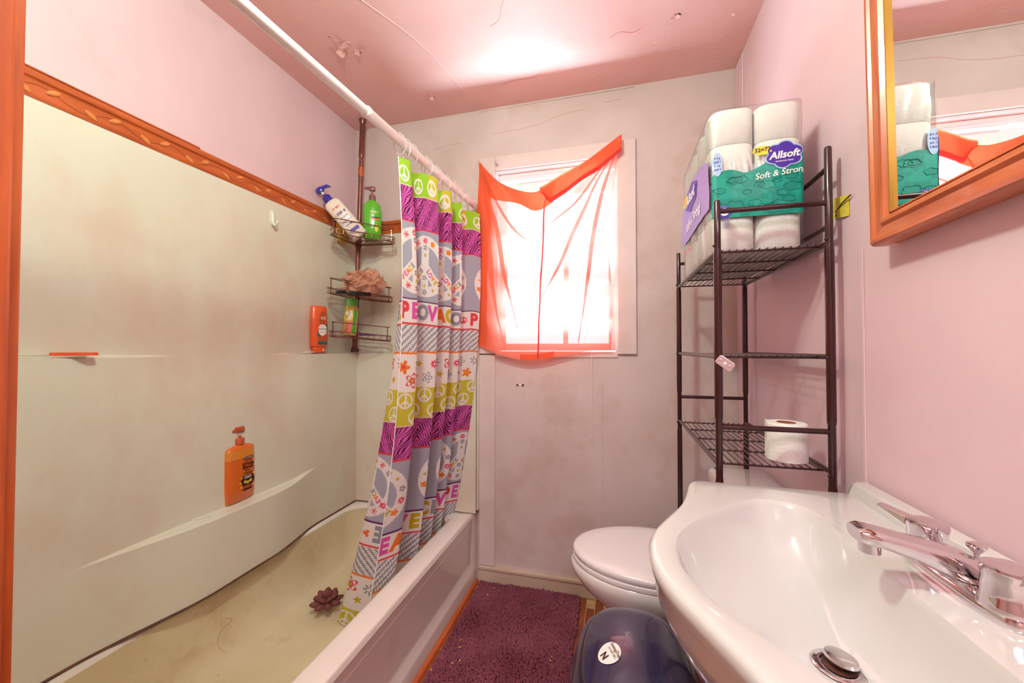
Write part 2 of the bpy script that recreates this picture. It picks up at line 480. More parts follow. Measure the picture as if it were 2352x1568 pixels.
# dark spots where the paint has come away
dk = None
for x, y, s_ in ((-1.108, 1.325, .010), (-1.125, 1.395, .009), (-1.06, 1.425, .012), (-1.025, 1.402, .008), (-.886, 1.778, .011), (.232, 1.57, .010)):
    if dk is None:
        dk = MB().prism([(math.cos(t) * (1 + .4 * math.sin(3 * t)), .45 * math.sin(t) * (1 + .3 * math.cos(5 * t))) for t in [2 * math.pi * k / 14 for k in range(14)]], -.05, .0).build('bare_patch', M['dark'], ceil)
        o = dk
    else: o = rep(dk, (0, 0, 0), parent=ceil)
    o.location = (x, y, ZC); o.scale = (s_, s_, .02); o.rotation_euler = (0, 0, R(random.uniform(-30, 40)))
# hairline ridges and cracks in the ceiling board
def crack(pts, r, m, name='ceiling_crack'):
    MB().tube(catmull(pts, 24), r, 5).build(name, m, ceil)
crack([(-.90, 1.18, ZC), (-.78, 1.45, ZC), (-.71, 1.80, ZC)], .0022, M['ceiling'], 'board_seam')
crack([(-.47, 1.44, ZC), (-.43, 1.42, ZC), (-.40, 1.36, ZC), (-.36, 1.30, ZC), (-.335, 1.22, ZC)], .0007, M['vine'])
crack([(-.02, 1.62, ZC), (.02, 1.60, ZC), (.07, 1.615, ZC), (.10, 1.60, ZC)], .0008, M['vine'])
crack([(-.52, 1.78, ZC), (-.45, 1.765, ZC), (-.38, 1.77, ZC), (-.33, 1.75, ZC)], .0007, M['vine'])
for pts in ([(-.62, YW, 2.325), (-.52, YW, 2.33), (-.45, YW, 2.332), (-.36, YW, 2.345), (-.27, YW, 2.372), (-.14, YW, 2.382)], [(-.95, YW, 2.285), (-.88, YW, 2.30), (-.80, YW, 2.302)], [(-.05, YW, 2.40), (.0, YW, 2.405), (.03, YW, 2.402)]):
    MB().tube(catmull(pts, 30), .0006, 5).build('paint_crack', M['vine'], wb)
# bathroom floor of narrow brown strips with pale joints
fl = struct(MB().box(XL - .1, XR + .1, .2, YW + .1, -.1, -.002), 'floor', M['grout'])
pl = MB().box(-.0185, .0185, -.2, .2, -.012, 0).build('floor_strip', M['plank'], fl, bevel=.001)
pl.location = (-.70 + .02, .5, 0); first = True
for i in range(31):
    for j in range(4):
        if first: first = False; continue
        rep(pl, (-.68 + .04 * i, .5 + .404 * j + (.1 if i % 2 else 0) - .05, 0), parent=fl)
# hall behind the camera
struct(MB().box(-1.7, 1.3, -1.6, .2, -.1, -.001), 'floor_hall', M['plank'])
struct(MB().box(-1.7, 1.3, -1.6, .2, 2.46, 2.56), 'ceiling_hall', M['hall'])
struct(MB().box(-1.8, -1.7, -1.6, .2, 0, 2.46), 'wall_hall_left', M['hall'])
struct(MB().box(1.3, 1.4, -1.6, .2, 0, 2.46), 'wall_hall_right', M['hall'])
struct(MB().box(-1.8, 1.4, -1.7, -1.6, 0, 2.46), 'wall_hall_back', M['hall'])
struct(MB().box(-1.8, XL - .1, .1, .2, 0, 2.46).box(XR + .1, 1.4, .1, .2, 0, 2.46), 'wall_hall_front', M['hall'])
# doorway frame, honey wood, at the left edge of the view
dj = struct(MB().box(-.730, -.7045, .16, .308, 0, 2.3), 'trim_1', M['woodz'], bevel=.002)
MB().box(-.71, -.698, .278, .298, 0, 2.3).build('door_stop', M['woodz'], dj, bevel=.004)
MB().box(-.80, -.735, Y0, Y0 + .012, 0, 2.3).build('casing_board', M['woodz'], dj, bevel=.003)

# trims on the window wall --------------------------------------
bb = struct(MB().box(-.692, XR, YW - .016, YW, 0, .066).box(-.692, XR, YW - .022, YW, .066, .082), 'baseboard_back', M['white_dirty'], bevel=.003)
struct(MB().box(-.690, -.606, YW - .012, YW, .084, 1.166), 'trim_2', M['white'], bevel=.003)
struct(MB().box(-.074, -.062, YW - .003, YW, .084, 1.175), 'trim_3', M['wall_back'], bevel=.001)
struct(MB().box(-.70, .09, YW - .004, YW, 2.452, ZC), 'trim_9', M['wall_back'], bevel=.001)
struct(MB().box(XR - .006, XR, YW - .115, YW - .002, .0, ZC - .01), 'trim_4', M['wall'], bevel=.002)
struct(MB().box(XR - .003, XR, 1.024, 1.034, .0, 1.42), 'trim_5', M['wall'], bevel=.001)
# orange quarter round where the tub meets the floor
qr = MB()
qr.loft([[Vector((-.704 + .017 * c, y, .017 * s_)) for c, s_ in [(0, 0)] + [(math.cos(R(a)), math.sin(R(a))) for a in range(0, 91, 15)]] for y in (Y0, YW - .018)])
struct(qr, 'trim_6', M['wood'], smooth=40)

# wooden border with carved vine above the tub surround, on two walls
prof = [(0, 0), (.012, 0), (.0135, .006), (.011, .010), (.011, .044), (.0125, .048), (.018, .052), (.021, .060), (.020, .068), (.014, .072), (0, .072)]
ZB = 1.842
tl = MB().loft([[Vector((XL + d, y, ZB + h)) for d, h in prof] for y in (Y0, YW)])
tl = struct(tl, 'trim_7', M['wood'], smooth=30)
tb = MB().loft([[Vector((x, YW - d, ZB + h)) for d, h in prof] for x in (XL + .02, -.692)])
tb = struct(tb, 'trim_8', M['wood'], smooth=30)
mv = MB(); pts = []
for k in range(260):
    y = Y0 + (YW - Y0 - .03) * k / 259
    pts.append((XL + .0112, y, ZB + .027 + .0115 * math.sin(2 * math.pi * y / .155)))
mv.tube(pts, .0013, 5)
mv.build('carved_vine', M['vine'], tl)
lf = MB().ball((0, 0, 0), .0035, .017, .0075, 10, 6).build('carved_leaf', M['leaf'], tl, smooth=60)
k = 0; y = Y0 + .05
while y < YW - .05:
    up = k % 2
    o = lf if k == 0 else rep(lf, (0, 0, 0), parent=tl)
    o.location = (XL + .0115, y, ZB + (.034 if up else .020)); o.rotation_euler = (R(28 if up else -32), 0, 0)
    y += .0775 if up else .0555; k += 1
# scallop left by the old taller border, higher and darker in its near half
MB().box(XL, XL + .016, Y0, 1.06, ZB + .072, ZB + .078).build('old_border_edge', M['wood'], tl, bevel=.003)

# window -----------------------------------------------------------
wn = struct(MB().box(WX0 - .083, WX0, YW - .018, YW, WZ0 - .012, WZ1 + .072).box(WX1, WX1 + .086, YW - .018, YW, WZ0 - .012, WZ1 + .072)
            .box(WX0, WX1, YW - .018, YW, WZ1, WZ1 + .072), 'window_1', M['white'], bevel=.003)
MB().box(WX0, WX1, YW - .006, YW + .06, WZ0 - .03, WZ0).build('window_sill', M['white'], wn, bevel=.003)
MB().box(WX0, WX0 + .012, YW - .004, YW + .095, WZ0, WZ1 - .012).box(WX1 - .012, WX1, YW - .004, YW + .095, WZ0, WZ1 - .012).box(WX0, WX1, YW - .004, YW + .095, WZ1 - .012, WZ1).build('jamb_liner', M['sash'], wn, bevel=.002)
def sash(y, z0, z1, top, bot, muntz, nm):
    a, b = WX0 + .012, WX1 - .012
    s_ = MB().box(a, a + .036, y, y + .026, z0 + bot, z1 - top).box(b - .030, b, y, y + .026, z0 + bot, z1 - top).box(a, b, y, y + .026, z1 - top, z1).box(a, b, y, y + .026, z0, z0 + bot).build(nm, M['sash'], wn, bevel=.002)
    xm = -.245
    MB().box(xm - .012, xm + .012, y + .004, y + .022, z0 + bot, z1 - top).build('muntin', M['sash'], s_)
    MB().box(a, b, y + .004, y + .022, muntz - .010, muntz + .010).build('muntin', M['sash'], s_)
    zs = (z0 + bot, muntz - .010, muntz + .010, z1 - top)
    for x0, x1 in ((a + .036, xm - .012), (xm + .012, b - .030)):
        for q in (0, 2): MB().box(x0, x1, y + .011, y + .014, zs[q], zs[q + 1]).build('pane', M['glass'], s_)
    return s_
sash(YW + .060, 1.47, 2.09, .10, .045, 1.72, 'upper_sash')
sash(YW + .030, 1.19, 1.50, .045, .035, 1.315, 'lower_sash')
MB().box(WX0 + .012, WX1 - .012, YW + .02, YW + .055, 2.092, 2.113).build('head_rail', M['sash'], wn, bevel=.004)
MB().tube([(-.5, YW + .022, 2.078), (-.04, YW + .022, 2.084)], .004, 8).build('blind_rod', M['sash'], wn)

# ------------------------------------------------------------------ bathtub
tub = root('bathtub', 'white built-in bathtub with a panelled apron below the printed curtain', 'bathtub', (-1.06, 1.2, 0))
T = Vector((-1.06, 1.2, 0))
def loc(ring): return [p - T for p in ring]
x0, x1, y0, y1 = XL + .004, -.712, Y0 + .10, YW - .003
rings = [rrect(x0, x1, y0, y1, .004, .30), rrect(x0, x1, y0, y1, .004, .354), rrect(x0 + .004, x1 - .006, y0 + .004, y1 - .004, .006, .360),
         rrect(x0 + .06, x1 - .075, y0 + .08, y1 - .075, .07, .360), rrect(x0 + .068, x1 - .085, y0 + .09, y1 - .085, .08, .357),
         rrect(x0 + .075, x1 - .095, y0 + .10, y1 - .095, .09, .345)]
MB().loft([loc(r) for r in rings], False, False).build('rim', M['tub'], tub, smooth=50)
ri = [rrect(x0 + .075, x1 - .095, y0 + .10, y1 - .095, .09, .345)]
for k in range(1, 13):
    t = k / 12; e = .125 * (1 - math.cos(t * math.pi / 2)) ** 1.5 + .02 * t; z = .345 - .245 * math.sin(t * math.pi / 2)
    ri.append(rrect(x0 + .075 + e, x1 - .095 - e, y0 + .10 + e, y1 - .095 - e, .09 + .3 * e, z))
MB().loft([loc(r) for r in ri], False, True).build('basin', M['tub_in'], tub, smooth=60)
ap = [(-.790, .30), (-.790, .3595), (-.735, .3600), (-.722, .3585), (-.712, .352), (-.7085, .340), (-.7105, .33), (-.7235, .115), (-.7225, .100), (-.7085, .074), (-.706, .066), (-.7055, 0), (-.75, 0), (-.75, .25)]
MB().loft([[Vector((x, y, z)) - T for x, z in ap] for y in (y0, y1 - .05)]).build('apron', M['tub'], tub, smooth=25)
ap2 = [(-.790, .30), (-.790, .3595), (-.735, .3600), (-.722, .3585), (-.712, .352), (-.7075, .340), (-.7075, .33), (-.7065, .115), (-.7065, .100), (-.7065, .074), (-.706, .066), (-.7055, 0), (-.75, 0), (-.75, .25)]
MB().loft([[Vector((x, y, z)) - T for x, z in p] for p, y in ((ap, y1 - .05), (ap2, y1 - .022), (ap2, y1))]).build('apron_end', M['tub'], tub, smooth=25)

# tub surround: moulded acrylic panels on two walls -----------------------------------
RC = .055
xa, ya = XL + .010, YW - .010
YS = .40
LS1 = ya - RC - YS
def spath(s):
    """left panel along +Y, round the corner, then +X; returns point, inward normal"""
    LA = RC * math.pi / 2
    if s < LS1: return xa, YS + s, 1.0, 0.0
    if s < LS1 + LA:
        a = (s - LS1) / RC
        return xa + RC - RC * math.cos(a), ya - RC + RC * math.sin(a), math.cos(a), -math.sin(a)
    return xa + RC + (s - LS1 - LA), ya, 0.0, -1.0
Ls = LS1 + RC * math.pi / 2 + (-.690 - xa - RC)
def protr(s, z):
    y = YS + s
    A = 1 - sm(.55, .99, y) + sm(1.36, 1.56, y)           # upper ledge: crisp at both ends, melts away in the middle
    p = .052 * (A * (1 - sm(1.173, 1.179, z)) + (1 - A) * (1 - sm(.30, 1.85, z)))
    c = sm(.70, 1.06, y) * (1 - sm(1.28, 1.60, y)) if s < LS1 else 0
    end = .615 + .02 * sm(1.40, 1.58, y)
    p += .056 * c * (1 - sm(end - .007, end, z))
    return p
ss = np.unique(np.concatenate([np.linspace(0, LS1, 90), np.linspace(LS1, LS1 + RC * math.pi / 2, 12), np.linspace(LS1 + RC * math.pi / 2, Ls, 12)]))
zz = np.unique(np.concatenate([np.linspace(.366, .585, 8), np.linspace(.60, .655, 36), np.linspace(.67, 1.15, 24), np.linspace(1.168, 1.181, 14), np.linspace(1.19, ZB, 12)]))
def sp(s, z):
    x, y, nx, ny = spath(s); p = protr(s, z)
    return (x + nx * p, y + ny * p, z)
su = tag(MB().grid(sp, list(ss), list(zz)).build('tub_surround', M['surround'], smooth=55), 'glossy cream moulded tub surround with ledges behind the bathtub', 'tub surround')
# stepped edge of the end panel beside the window curtain
MB().box(-.724, -.688, YW - .030, YW - .001, .366, ZB + .012).build('edge_flange', M['surround'], su, bevel=.006, bseg=3)
MB().tube([Vector(sp(q, .366)) + Vector((.0012, 0, -.0025 + .002 * math.sin(9 * q))) for q in np.linspace(.0, LS1 - .01, 60)], .0036, 6).build('seam_shadow_line', M['seam_shadow'], su)  # shadow in the seam over the tub rim, put in as a brown tube
MB().tube([(XL + .07, YW - .063, .3625), (-.69, YW - .033, .3625)], .0025, 6).build('seam_shadow_line', M['seam_shadow'], su)
# white soap residue stuck on the middle ledge
MB().tube(catmull([(-1.40, 1.02, .617), (-1.385, 1.035, .618), (-1.378, 1.06, .618), (-1.388, 1.075, .618), (-1.40, 1.06, .617)], 20), .0018, 5).build('dried_soap_streak', M['whiteprint'], su)
# stray hairs stuck to the wet panels
for pts in ([(XL + .145, 1.07, .27), (XL + .15, 1.09, .25), (XL + .15, 1.05, .24), (XL + .15, 1.04, .20), (XL + .16, 1.06, .16)],):
    MB().tube(catmull(pts, 30), .0006, 4).build('stray_hair', M['vine'], tub).location = -T

# ------------------------------------------------------------------ ceiling lamp (above the frame)
lp = root('ceiling_lamp', 'bare bulb in a white ceiling holder above the bath mat', 'lamp', (-.40, .40, ZC))
MB().lathe([(.055, 0), (.055, -.012), (.03, -.03), (.022, -.05), (0, -.05)], 20).build('lamp_holder', M['white'], lp, smooth=40)
MB().lathe([(.012, -.05), (.014, -.06), (.028, -.085), (.030, -.10), (.022, -.118), (0, -.125)], 20).build('bulb', M['bulb'], lp, smooth=60)
pl_ = bpy.data.lights.new('ceiling_lamp_light', 'POINT')
pl_.energy = LAMP_W; pl_.color = (0.73, 1.0, 0.82); pl_.shadow_soft_size = .06
po = bpy.data.objects.new('ceiling_lamp_light', pl_); po.parent = lp; po.location = (0, 0, -.16); COL.objects.link(po)

# ------------------------------------------------------------------ shower rod, rings
def rodx(y): return -.700 - .055 * (YW - y)
ROD_Z = 1.938
rod = root('curtain_rod', 'white two-section tension rod holding the printed shower curtain', 'curtain rod', (rodx(1.2), 1.2, ROD_Z))
def rl(y): return Vector((rodx(y) - rodx(1.2), y - 1.2, 0))
MB().tube([rl(.33), rl(1.10)], .0145, 20).build('inner_tube', M['rod'], rod, smooth=50)
MB().tube([rl(1.045), rl(1.049), rl(1.06), rl(1.063), rl(1.93)], [.0150, .0182, .0182, .0168, .0168], 20).build('outer_tube', M['rod'], rod, smooth=50)
MB().tube([rl(1.918), rl(1.93), rl(1.944)], [.017, .024, .025], 20).build('end_cap', M['rod'], rod, smooth=40)
MB().tube([rl(.311), rl(.33), rl(.345)], [.025, .024, .015], 20).build('end_cap', M['rod'], rod, smooth=40)

# ------------------------------------------------------------------ printed shower curtain
HC = 1.80; NU, NV = 620, 700
#            edge            fold           back flap       fold            ...
topP = [(-.742, 1.225), (-.716, 1.262), (-.752, 1.300), (-.765, 1.345), (-.700, 1.405), (-.690, 1.430), (-.770, 1.470), (-.752, 1.530), (-.692, 1.575),
        (-.765, 1.610), (-.750, 1.660), (-.694, 1.695), (-.745, 1.735), (-.730, 1.780), (-.668, 1.850), (-.664, 1.862)]
midP = [(-.765, 1.265), (-.730, 1.330), (-.82, 1.345), (-.875, 1.385), (-.760, 1.470), (-.738, 1.500), (-.835, 1.515), (-.815, 1.57), (-.742, 1.64),
        (-.83, 1.66), (-.80, 1.70), (-.738, 1.745), (-.79, 1.77), (-.77, 1.80), (-.706, 1.868), (-.700, 1.885)]
botP = [(-.905, 1.250), (-.868, 1.345), (-.97, 1.340), (-1.085, 1.370), (-.90, 1.50), (-.866, 1.535), (-.98, 1.56), (-.95, 1.61), (-.868, 1.665),
        (-.95, 1.69), (-.93, 1.725), (-.866, 1.765), (-.93, 1.785), (-.905, 1.81), (-.866, 1.862), (-.870, 1.880)]
cT, cM, cB = (catmull(p, NU) for p in (topP, midP, botP))
lens = [np.concatenate([[0], np.cumsum(np.hypot(*np.diff(c, axis=0).T))]) for c in (cT, cM, cB)]
UA = (lens[0] + 2 * lens[1] + lens[2]) / 4                     # cloth coordinate across
tv = np.linspace(0, 1, NV)
wB = np.clip(2 * tv - 1, 0, 1)[:, None, None]; wT = np.clip(1 - 2 * tv, 0, 1)[:, None, None]; wM = 1 - wB - wT
# quadratic blend keeps the fall smooth
bT, bM, bB = (1 - tv) ** 2, 2 * tv * (1 - tv), tv ** 2
XY = bT[:, None, None] * cT + bM[:, None, None] * (2 * cM - .5 * cT - .5 * cB) + bB[:, None, None] * cB
ztop = ROD_Z - .052 - .010 * np.abs(np.sin(np.arange(NU) / NU * 15 * np.pi / 2.0 + .6))
Zc = ztop[None, :] + (0.105 - ztop[None, :]) * tv[:, None]
UU = np.broadcast_to(UA[None, :], (NV, NU)); VV = np.broadcast_to((tv * HC)[:, None], (NV, NU))
def c3(r, g, b): return np.array(srgb(r, g, b)[:3])
W_, LIME, OLIVE, MAG, ZDK, GREY, PUR, RED, ORG = c3(240, 232, 230), c3(158, 204, 60), c3(208, 194, 70), c3(226, 104, 190), c3(88, 40, 62), c3(172, 172, 188), c3(112, 52, 108), c3(226, 74, 84), c3(244, 128, 52)
PINK, GOLD, SILV, ROSE = c3(224, 92, 176), c3(206, 178, 48), c3(152, 152, 166), c3(232, 70, 110)
PR = np.empty((NV, NU, 3)); PR[:] = W_
def paint(mask, col): PR[mask] = col
def band(a, b): return (VV >= a) & (VV < b)
def local(cx, cy, r):
    i0, i1 = np.searchsorted(UA, cx - r), np.searchsorted(UA, cx + r)
    j0, j1 = max(0, int((cy - r) / HC * (NV - 1))), min(NV, int((cy + r) / HC * (NV - 1)) + 2)
    return slice(j0, j1), slice(i0, i1)
def peace(cx, cy, r, lw, col):
    s_ = local(cx, cy, r)
    x, y = UU[s_] - cx, VV[s_] - cy; d = np.hypot(x, y)
    m = (d < r) & (d > r - lw)
    m |= (np.abs(x) < lw / 2) & (d < r)
    for q in (1, -1):
        a = R(45); px = x * q
        m |= (np.abs(px * math.sin(a) - y * math.cos(a)) < lw / 2) & (px * math.cos(a) + y * math.sin(a) > 0) & (d < r)
    PR[s_][m] = col
def flower(cx, cy, r, n, col, ccol, kind=0):
    s_ = local(cx, cy, r)
    x, y = UU[s_] - cx, VV[s_] - cy; d = np.hypot(x, y); t = np.arctan2(y, x)
    e = r * (0.45 + .55 * np.abs(np.cos(n * t / 2)))
    if kind == 1:   # outlined
        m = (d < e) & (d > e - r * .22) | (d < r * .42)
    elif kind == 2: m = (d < r * (0.25 + .75 * np.abs(np.cos(n * t / 2)) ** 3))
    else: m = d < e
    PR[s_][m] = col
    PR[s_][d < r * .24] = ccol
def star(cx, cy, r, col):
    s_ = local(cx, cy, r)
    x, y = UU[s_] - cx, VV[s_] - cy; d = np.hypot(x, y); t = (np.arctan2(y, x) + R(70)) % (2 * math.pi / 5) - math.pi / 5
    PR[s_][d * np.cos(t) * (1 + .9 * (np.abs(t) / (math.pi / 5) * 0 + (1 - np.abs(t) / (math.pi / 5)))) < r * .62 + 0 * d] = col
glyph = {}
def letter(ch, cx, cy, h, col, rot=0.0):
    if ch not in glyph: glyph[ch] = text2d(ch, 1.0, 0.06)
    v, t = glyph[ch]
    s_ = local(cx, cy, h)
    x, y = UU[s_] - cx, -(VV[s_] - cy)
    c, q = math.cos(rot), math.sin(rot)
    x, y = (x * c + y * q) / h / 1.15, (-x * q + y * c) / h / 1.35
    y = y + 0.0
    m = np.zeros(x.shape, bool)
    for a, b, cc in v[t]:
        d1 = (b[0] - a[0]) * (y - a[1]) - (b[1] - a[1]) * (x - a[0])
        d2 = (cc[0] - b[0]) * (y - b[1]) - (cc[1] - b[1]) * (x - b[0])
        d3 = (a[0] - cc[0]) * (y - cc[1]) - (a[1] - cc[1]) * (x - cc[0])
        m |= ((d1 >= 0) & (d2 >= 0) & (d3 >= 0)) | ((d1 <= 0) & (d2 <= 0) & (d3 <= 0))
    PR[s_][m] = col
Wd = UA[-1]
def zebra(a, b):
    x, y = UU, VV - a
    ch = np.abs(((x / .15) % 1) - .5) * 2
    ph = (y - .085 * ch + .006 * np.sin(x * 70) + .004 * np.sin(y * 160 + x * 40)) / .0155
    thick = .44 + .16 * np.sin(x * 95 + y * 60)
    m = band(a, b)
    PR[m] = MAG
    PR[m & ((ph % 1) < thick)] = ZDK
def hound(a, b):
    m = band(a, b)
    x, y = UU, VV
    tri = np.abs((((x - y) / .013) % 1) - .5) * 2
    PR[m & ((((x + y) / .026 + .36 * tri) % 1) < .5)] = SILV
def words(v, ph):
    seq = 'PEACE*LOVE+'; cols = [RED, PINK, ORG, GOLD, SILV, ORG, RED, SILV, PINK, GOLD, RED]
    u, k = .012 - ph, 0
    while u < Wd + .05:
        ch = seq[k % 11]; col = cols[k % 11]
        if u > -.03:
            if ch == '+': peace(u, v, .017, .005, RED)
            elif ch == '*': flower(u, v, .016, 3, ORG, RED)
            else: letter(ch, u, v, .060, col)
        u += .049; k += 1
def bigpeace(v, ph):
    r = .122; u = .07 - ph
    k = 0
    while u < Wd + r:
        peace(u, v, r, .040, W_)
        n = 14
        for j in range(n):
            a = 2 * math.pi * j / n + .2
            fx, fy = u + .102 * math.cos(a), v + .102 * math.sin(a)
            [lambda: flower(fx, fy, .014, 8, ROSE, W_), lambda: flower(fx, fy, .014, 5, ORG, GOLD), lambda: star(fx, fy, .012, GOLD), lambda: flower(fx, fy, .013, 5, SILV, W_), lambda: flower(fx, fy, .015, 6, RED, RED, 2)][j % 5]()
        for q, w in ((-1, 'PEACE'), (1, 'LOVE')):
            for i, ch in enumerate(w):
                d = (.026 + .0165 * (len(w) - 1 - i)) if q < 0 else (.026 + .0185 * i)
                letter(ch, u + q * d * .7071, v + d * .7071, .020, [RED, PINK, ORG, GOLD, SILV][i], -q * R(45) if q > 0 else R(45))
        for i, dd in enumerate((-.075, -.045, .045, .075)):
            (star if i % 2 else lambda *a: flower(a[0], a[1], a[2], 5, SILV, W_))(u, v + dd, .013, *([GOLD] if i % 2 else [None]))
        u += .285; k += 1
def flowers(a, b, seed):
    rs = random.Random(seed); u = .02; k = 0
    while u < Wd:
        for row in (0, 1):
            fx, fy = u + .03 * row + rs.uniform(-.006, .006), a + (b - a) * (.30 + .42 * row) + rs.uniform(-.006, .006)
            c = k * 3 + row * 2
            [lambda: flower(fx, fy, .027, 5, ORG, ROSE, 0), lambda: star(fx, fy, .022, GOLD), lambda: flower(fx, fy, .030, 5, RED, GOLD, 1), lambda: flower(fx, fy, .024, 5, SILV, W_, 1),
             lambda: flower(fx, fy, .018, 8, ROSE, W_, 0), lambda: flower(fx, fy, .024, 5, ORG, GOLD, 0), lambda: flower(fx, fy, .024, 7, SILV, W_, 2)][c % 7]()
        u += .068; k += 1
def peaceband(a, b, rows, col, r):
    PR[band(a, b)] = col
    for j in range(rows):
        u = .03 + .045 * (j % 2)
        while u < Wd + r:
            peace(u, a + (b - a) * (j + .5) / rows, r, .0065, W_); u += .09
peaceband(0, .092, 1, OLIVE, .029)
PR[band(0, .092) & (np.sin(UU * 23 + 1) > -.1)] = LIME
for u in np.arange(.03, Wd, .09): peace(u, .052, .030, .0065, W_)
zebra(.095, .218); PR[band(.218, .224)] = RED
PR[band(.224, .500)] = GREY; bigpeace(.362, 0)
PR[band(.500, .506)] = PUR; words(.549, 0); PR[band(.592, .598)] = RED
hound(.600, .702); PR[band(.702, .709)] = ORG
flowers(.712, .850, 1)
peaceband(.852, .978, 2, OLIVE, .030)
zebra(.980, 1.102); PR[band(1.102, 1.108)] = RED
PR[band(1.108, 1.374)] = GREY; bigpeace(1.241, .12)
PR[band(1.374, 1.381)] = PUR; words(1.426, .05); PR[band(1.470, 1.477)] = RED
hound(1.480, 1.590); PR[band(1.590, 1.597)] = ORG
flowers(1.600, 1.730, 2)
peaceband(1.732, HC + .01, 1, OLIVE, .030)
me = bpy.data.meshes.new('shower_curtain')
V3 = np.concatenate([XY, Zc[:, :, None]], axis=2).reshape(-1, 3)
cc0 = np.array([-.80, 1.55, 0.105]); V3 = V3 - cc0
idx = np.arange(NU * NV).reshape(NV, NU)
Q = np.stack([idx[:-1, :-1], idx[:-1, 1:], idx[1:, 1:], idx[1:, :-1]], axis=-1).reshape(-1, 4)
me.vertices.add(len(V3)); me.vertices.foreach_set('co', V3.ravel())
me.loops.add(Q.size); me.loops.foreach_set('vertex_index', Q.ravel().astype(np.int32))
me.polygons.add(len(Q)); me.polygons.foreach_set('loop_start', (np.arange(len(Q)) * 4).astype(np.int32))
try: me.polygons.foreach_set('loop_total', np.full(len(Q), 4, np.int32))
except Exception: pass
me.update(calc_edges=True)
at = me.attributes.new('print', 'FLOAT_COLOR', 'POINT')
at.data.foreach_set('color', np.concatenate([PR.reshape(-1, 3), np.ones((NU * NV, 1))], axis=1).ravel().astype(np.float32))
me.polygons.foreach_set('use_smooth', np.ones(len(Q), bool))
me.materials.append(M['curtain'])
sc = root('shower_curtain', 'colourful shower curtain printed with peace signs, zebra stripes and flowers', 'shower curtain', tuple(cc0))
o = bpy.data.objects.new('printed_cloth', me); COL.objects.link(o); o.parent = sc
hem = [V3[idx[j, 0]] for j in range(0, NV, 10)]
MB().tube(hem, .0016, 5).build('side_hem', M['whiteprint'], sc)

# clear rings between rod and cloth; some bunched
ringm = None
for i, (fi, tilt) in enumerate([(0.012, 18), (.085, -12), (.155, 6), (.285, 10), (.34, -14), (.43, 8), (.55, -10), (.66, 6), (.76, 12), (.86, -8), (.925, 5), (.985, 10)]):
    k = int(fi * (NU - 1)); y = cT[k, 1]; x = rodx(y)
    if ringm is None:
        mb = MB()
        mb.tube([(.026 * math.sin(t) * .8, 0, -.012 + .036 * math.cos(t)) for t in np.linspace(0, 2 * math.pi, 29)[:-1]], .0019, 6, closed=True)
        mb.ball((.0, 0, .026), .004, .004, .004, 8, 5)
        ringm = mb.build('curtain_ring', M['ring'], smooth=60); o = ringm
    else: o = rep(ringm, (0, 0, 0))
    o.location = (x, y, ROD_Z); o.rotation_euler = (R(tilt * .4), 0, R(tilt))
    tag(o, 'clear plastic curtain ring looped over the white rod', 'curtain ring', 'clear curtain rings on the rod')

# ------------------------------------------------------------------ bronze corner caddy and what it holds
PB = Vector((-1.383, 1.853, 1.180)); PT = Vector((-1.345, 1.857, ZC))
cd = root('shower_caddy', 'bronze tension-pole corner caddy with three wire baskets', 'shower caddy', tuple(PB))
def cl(p): return Vector(p) - PB
def pole(z): return PB + (PT - PB) * ((z - PB.z) / (PT.z - PB.z))
MB().tube([cl(pole(1.20)), cl(pole(1.60))], .0135, 16).build('pole', M['caddy'], cd, smooth=50)
MB().tube([cl(pole(1.60)), cl(pole(2.26))], .0125, 16).build('pole', M['caddy'], cd, smooth=50)
MB().tube([cl(pole(2.25)), cl(pole(2.258)), cl(pole(2.262)), cl(pole(2.44))], [.0125, .0150, .0150, .0145], 16).build('top_sleeve', M['caddy'], cd, smooth=50)
MB().tube([cl(pole(2.435)), cl(pole(2.45)), cl(pole(2.4615))], [.014, .019, .020], 16).build('ceiling_foot', M['caddy'], cd, smooth=40)
MB().tube([(0, 0, .0005), (0, 0, .012), (0, 0, .030)], [.022, .021, .015], 16).build('rubber_foot', M['rust'], cd, smooth=40)
MB().tube([cl(pole(2.145)), cl(pole(2.195))], .0150, 16).build('orange_sticker', M['wood'], cd)
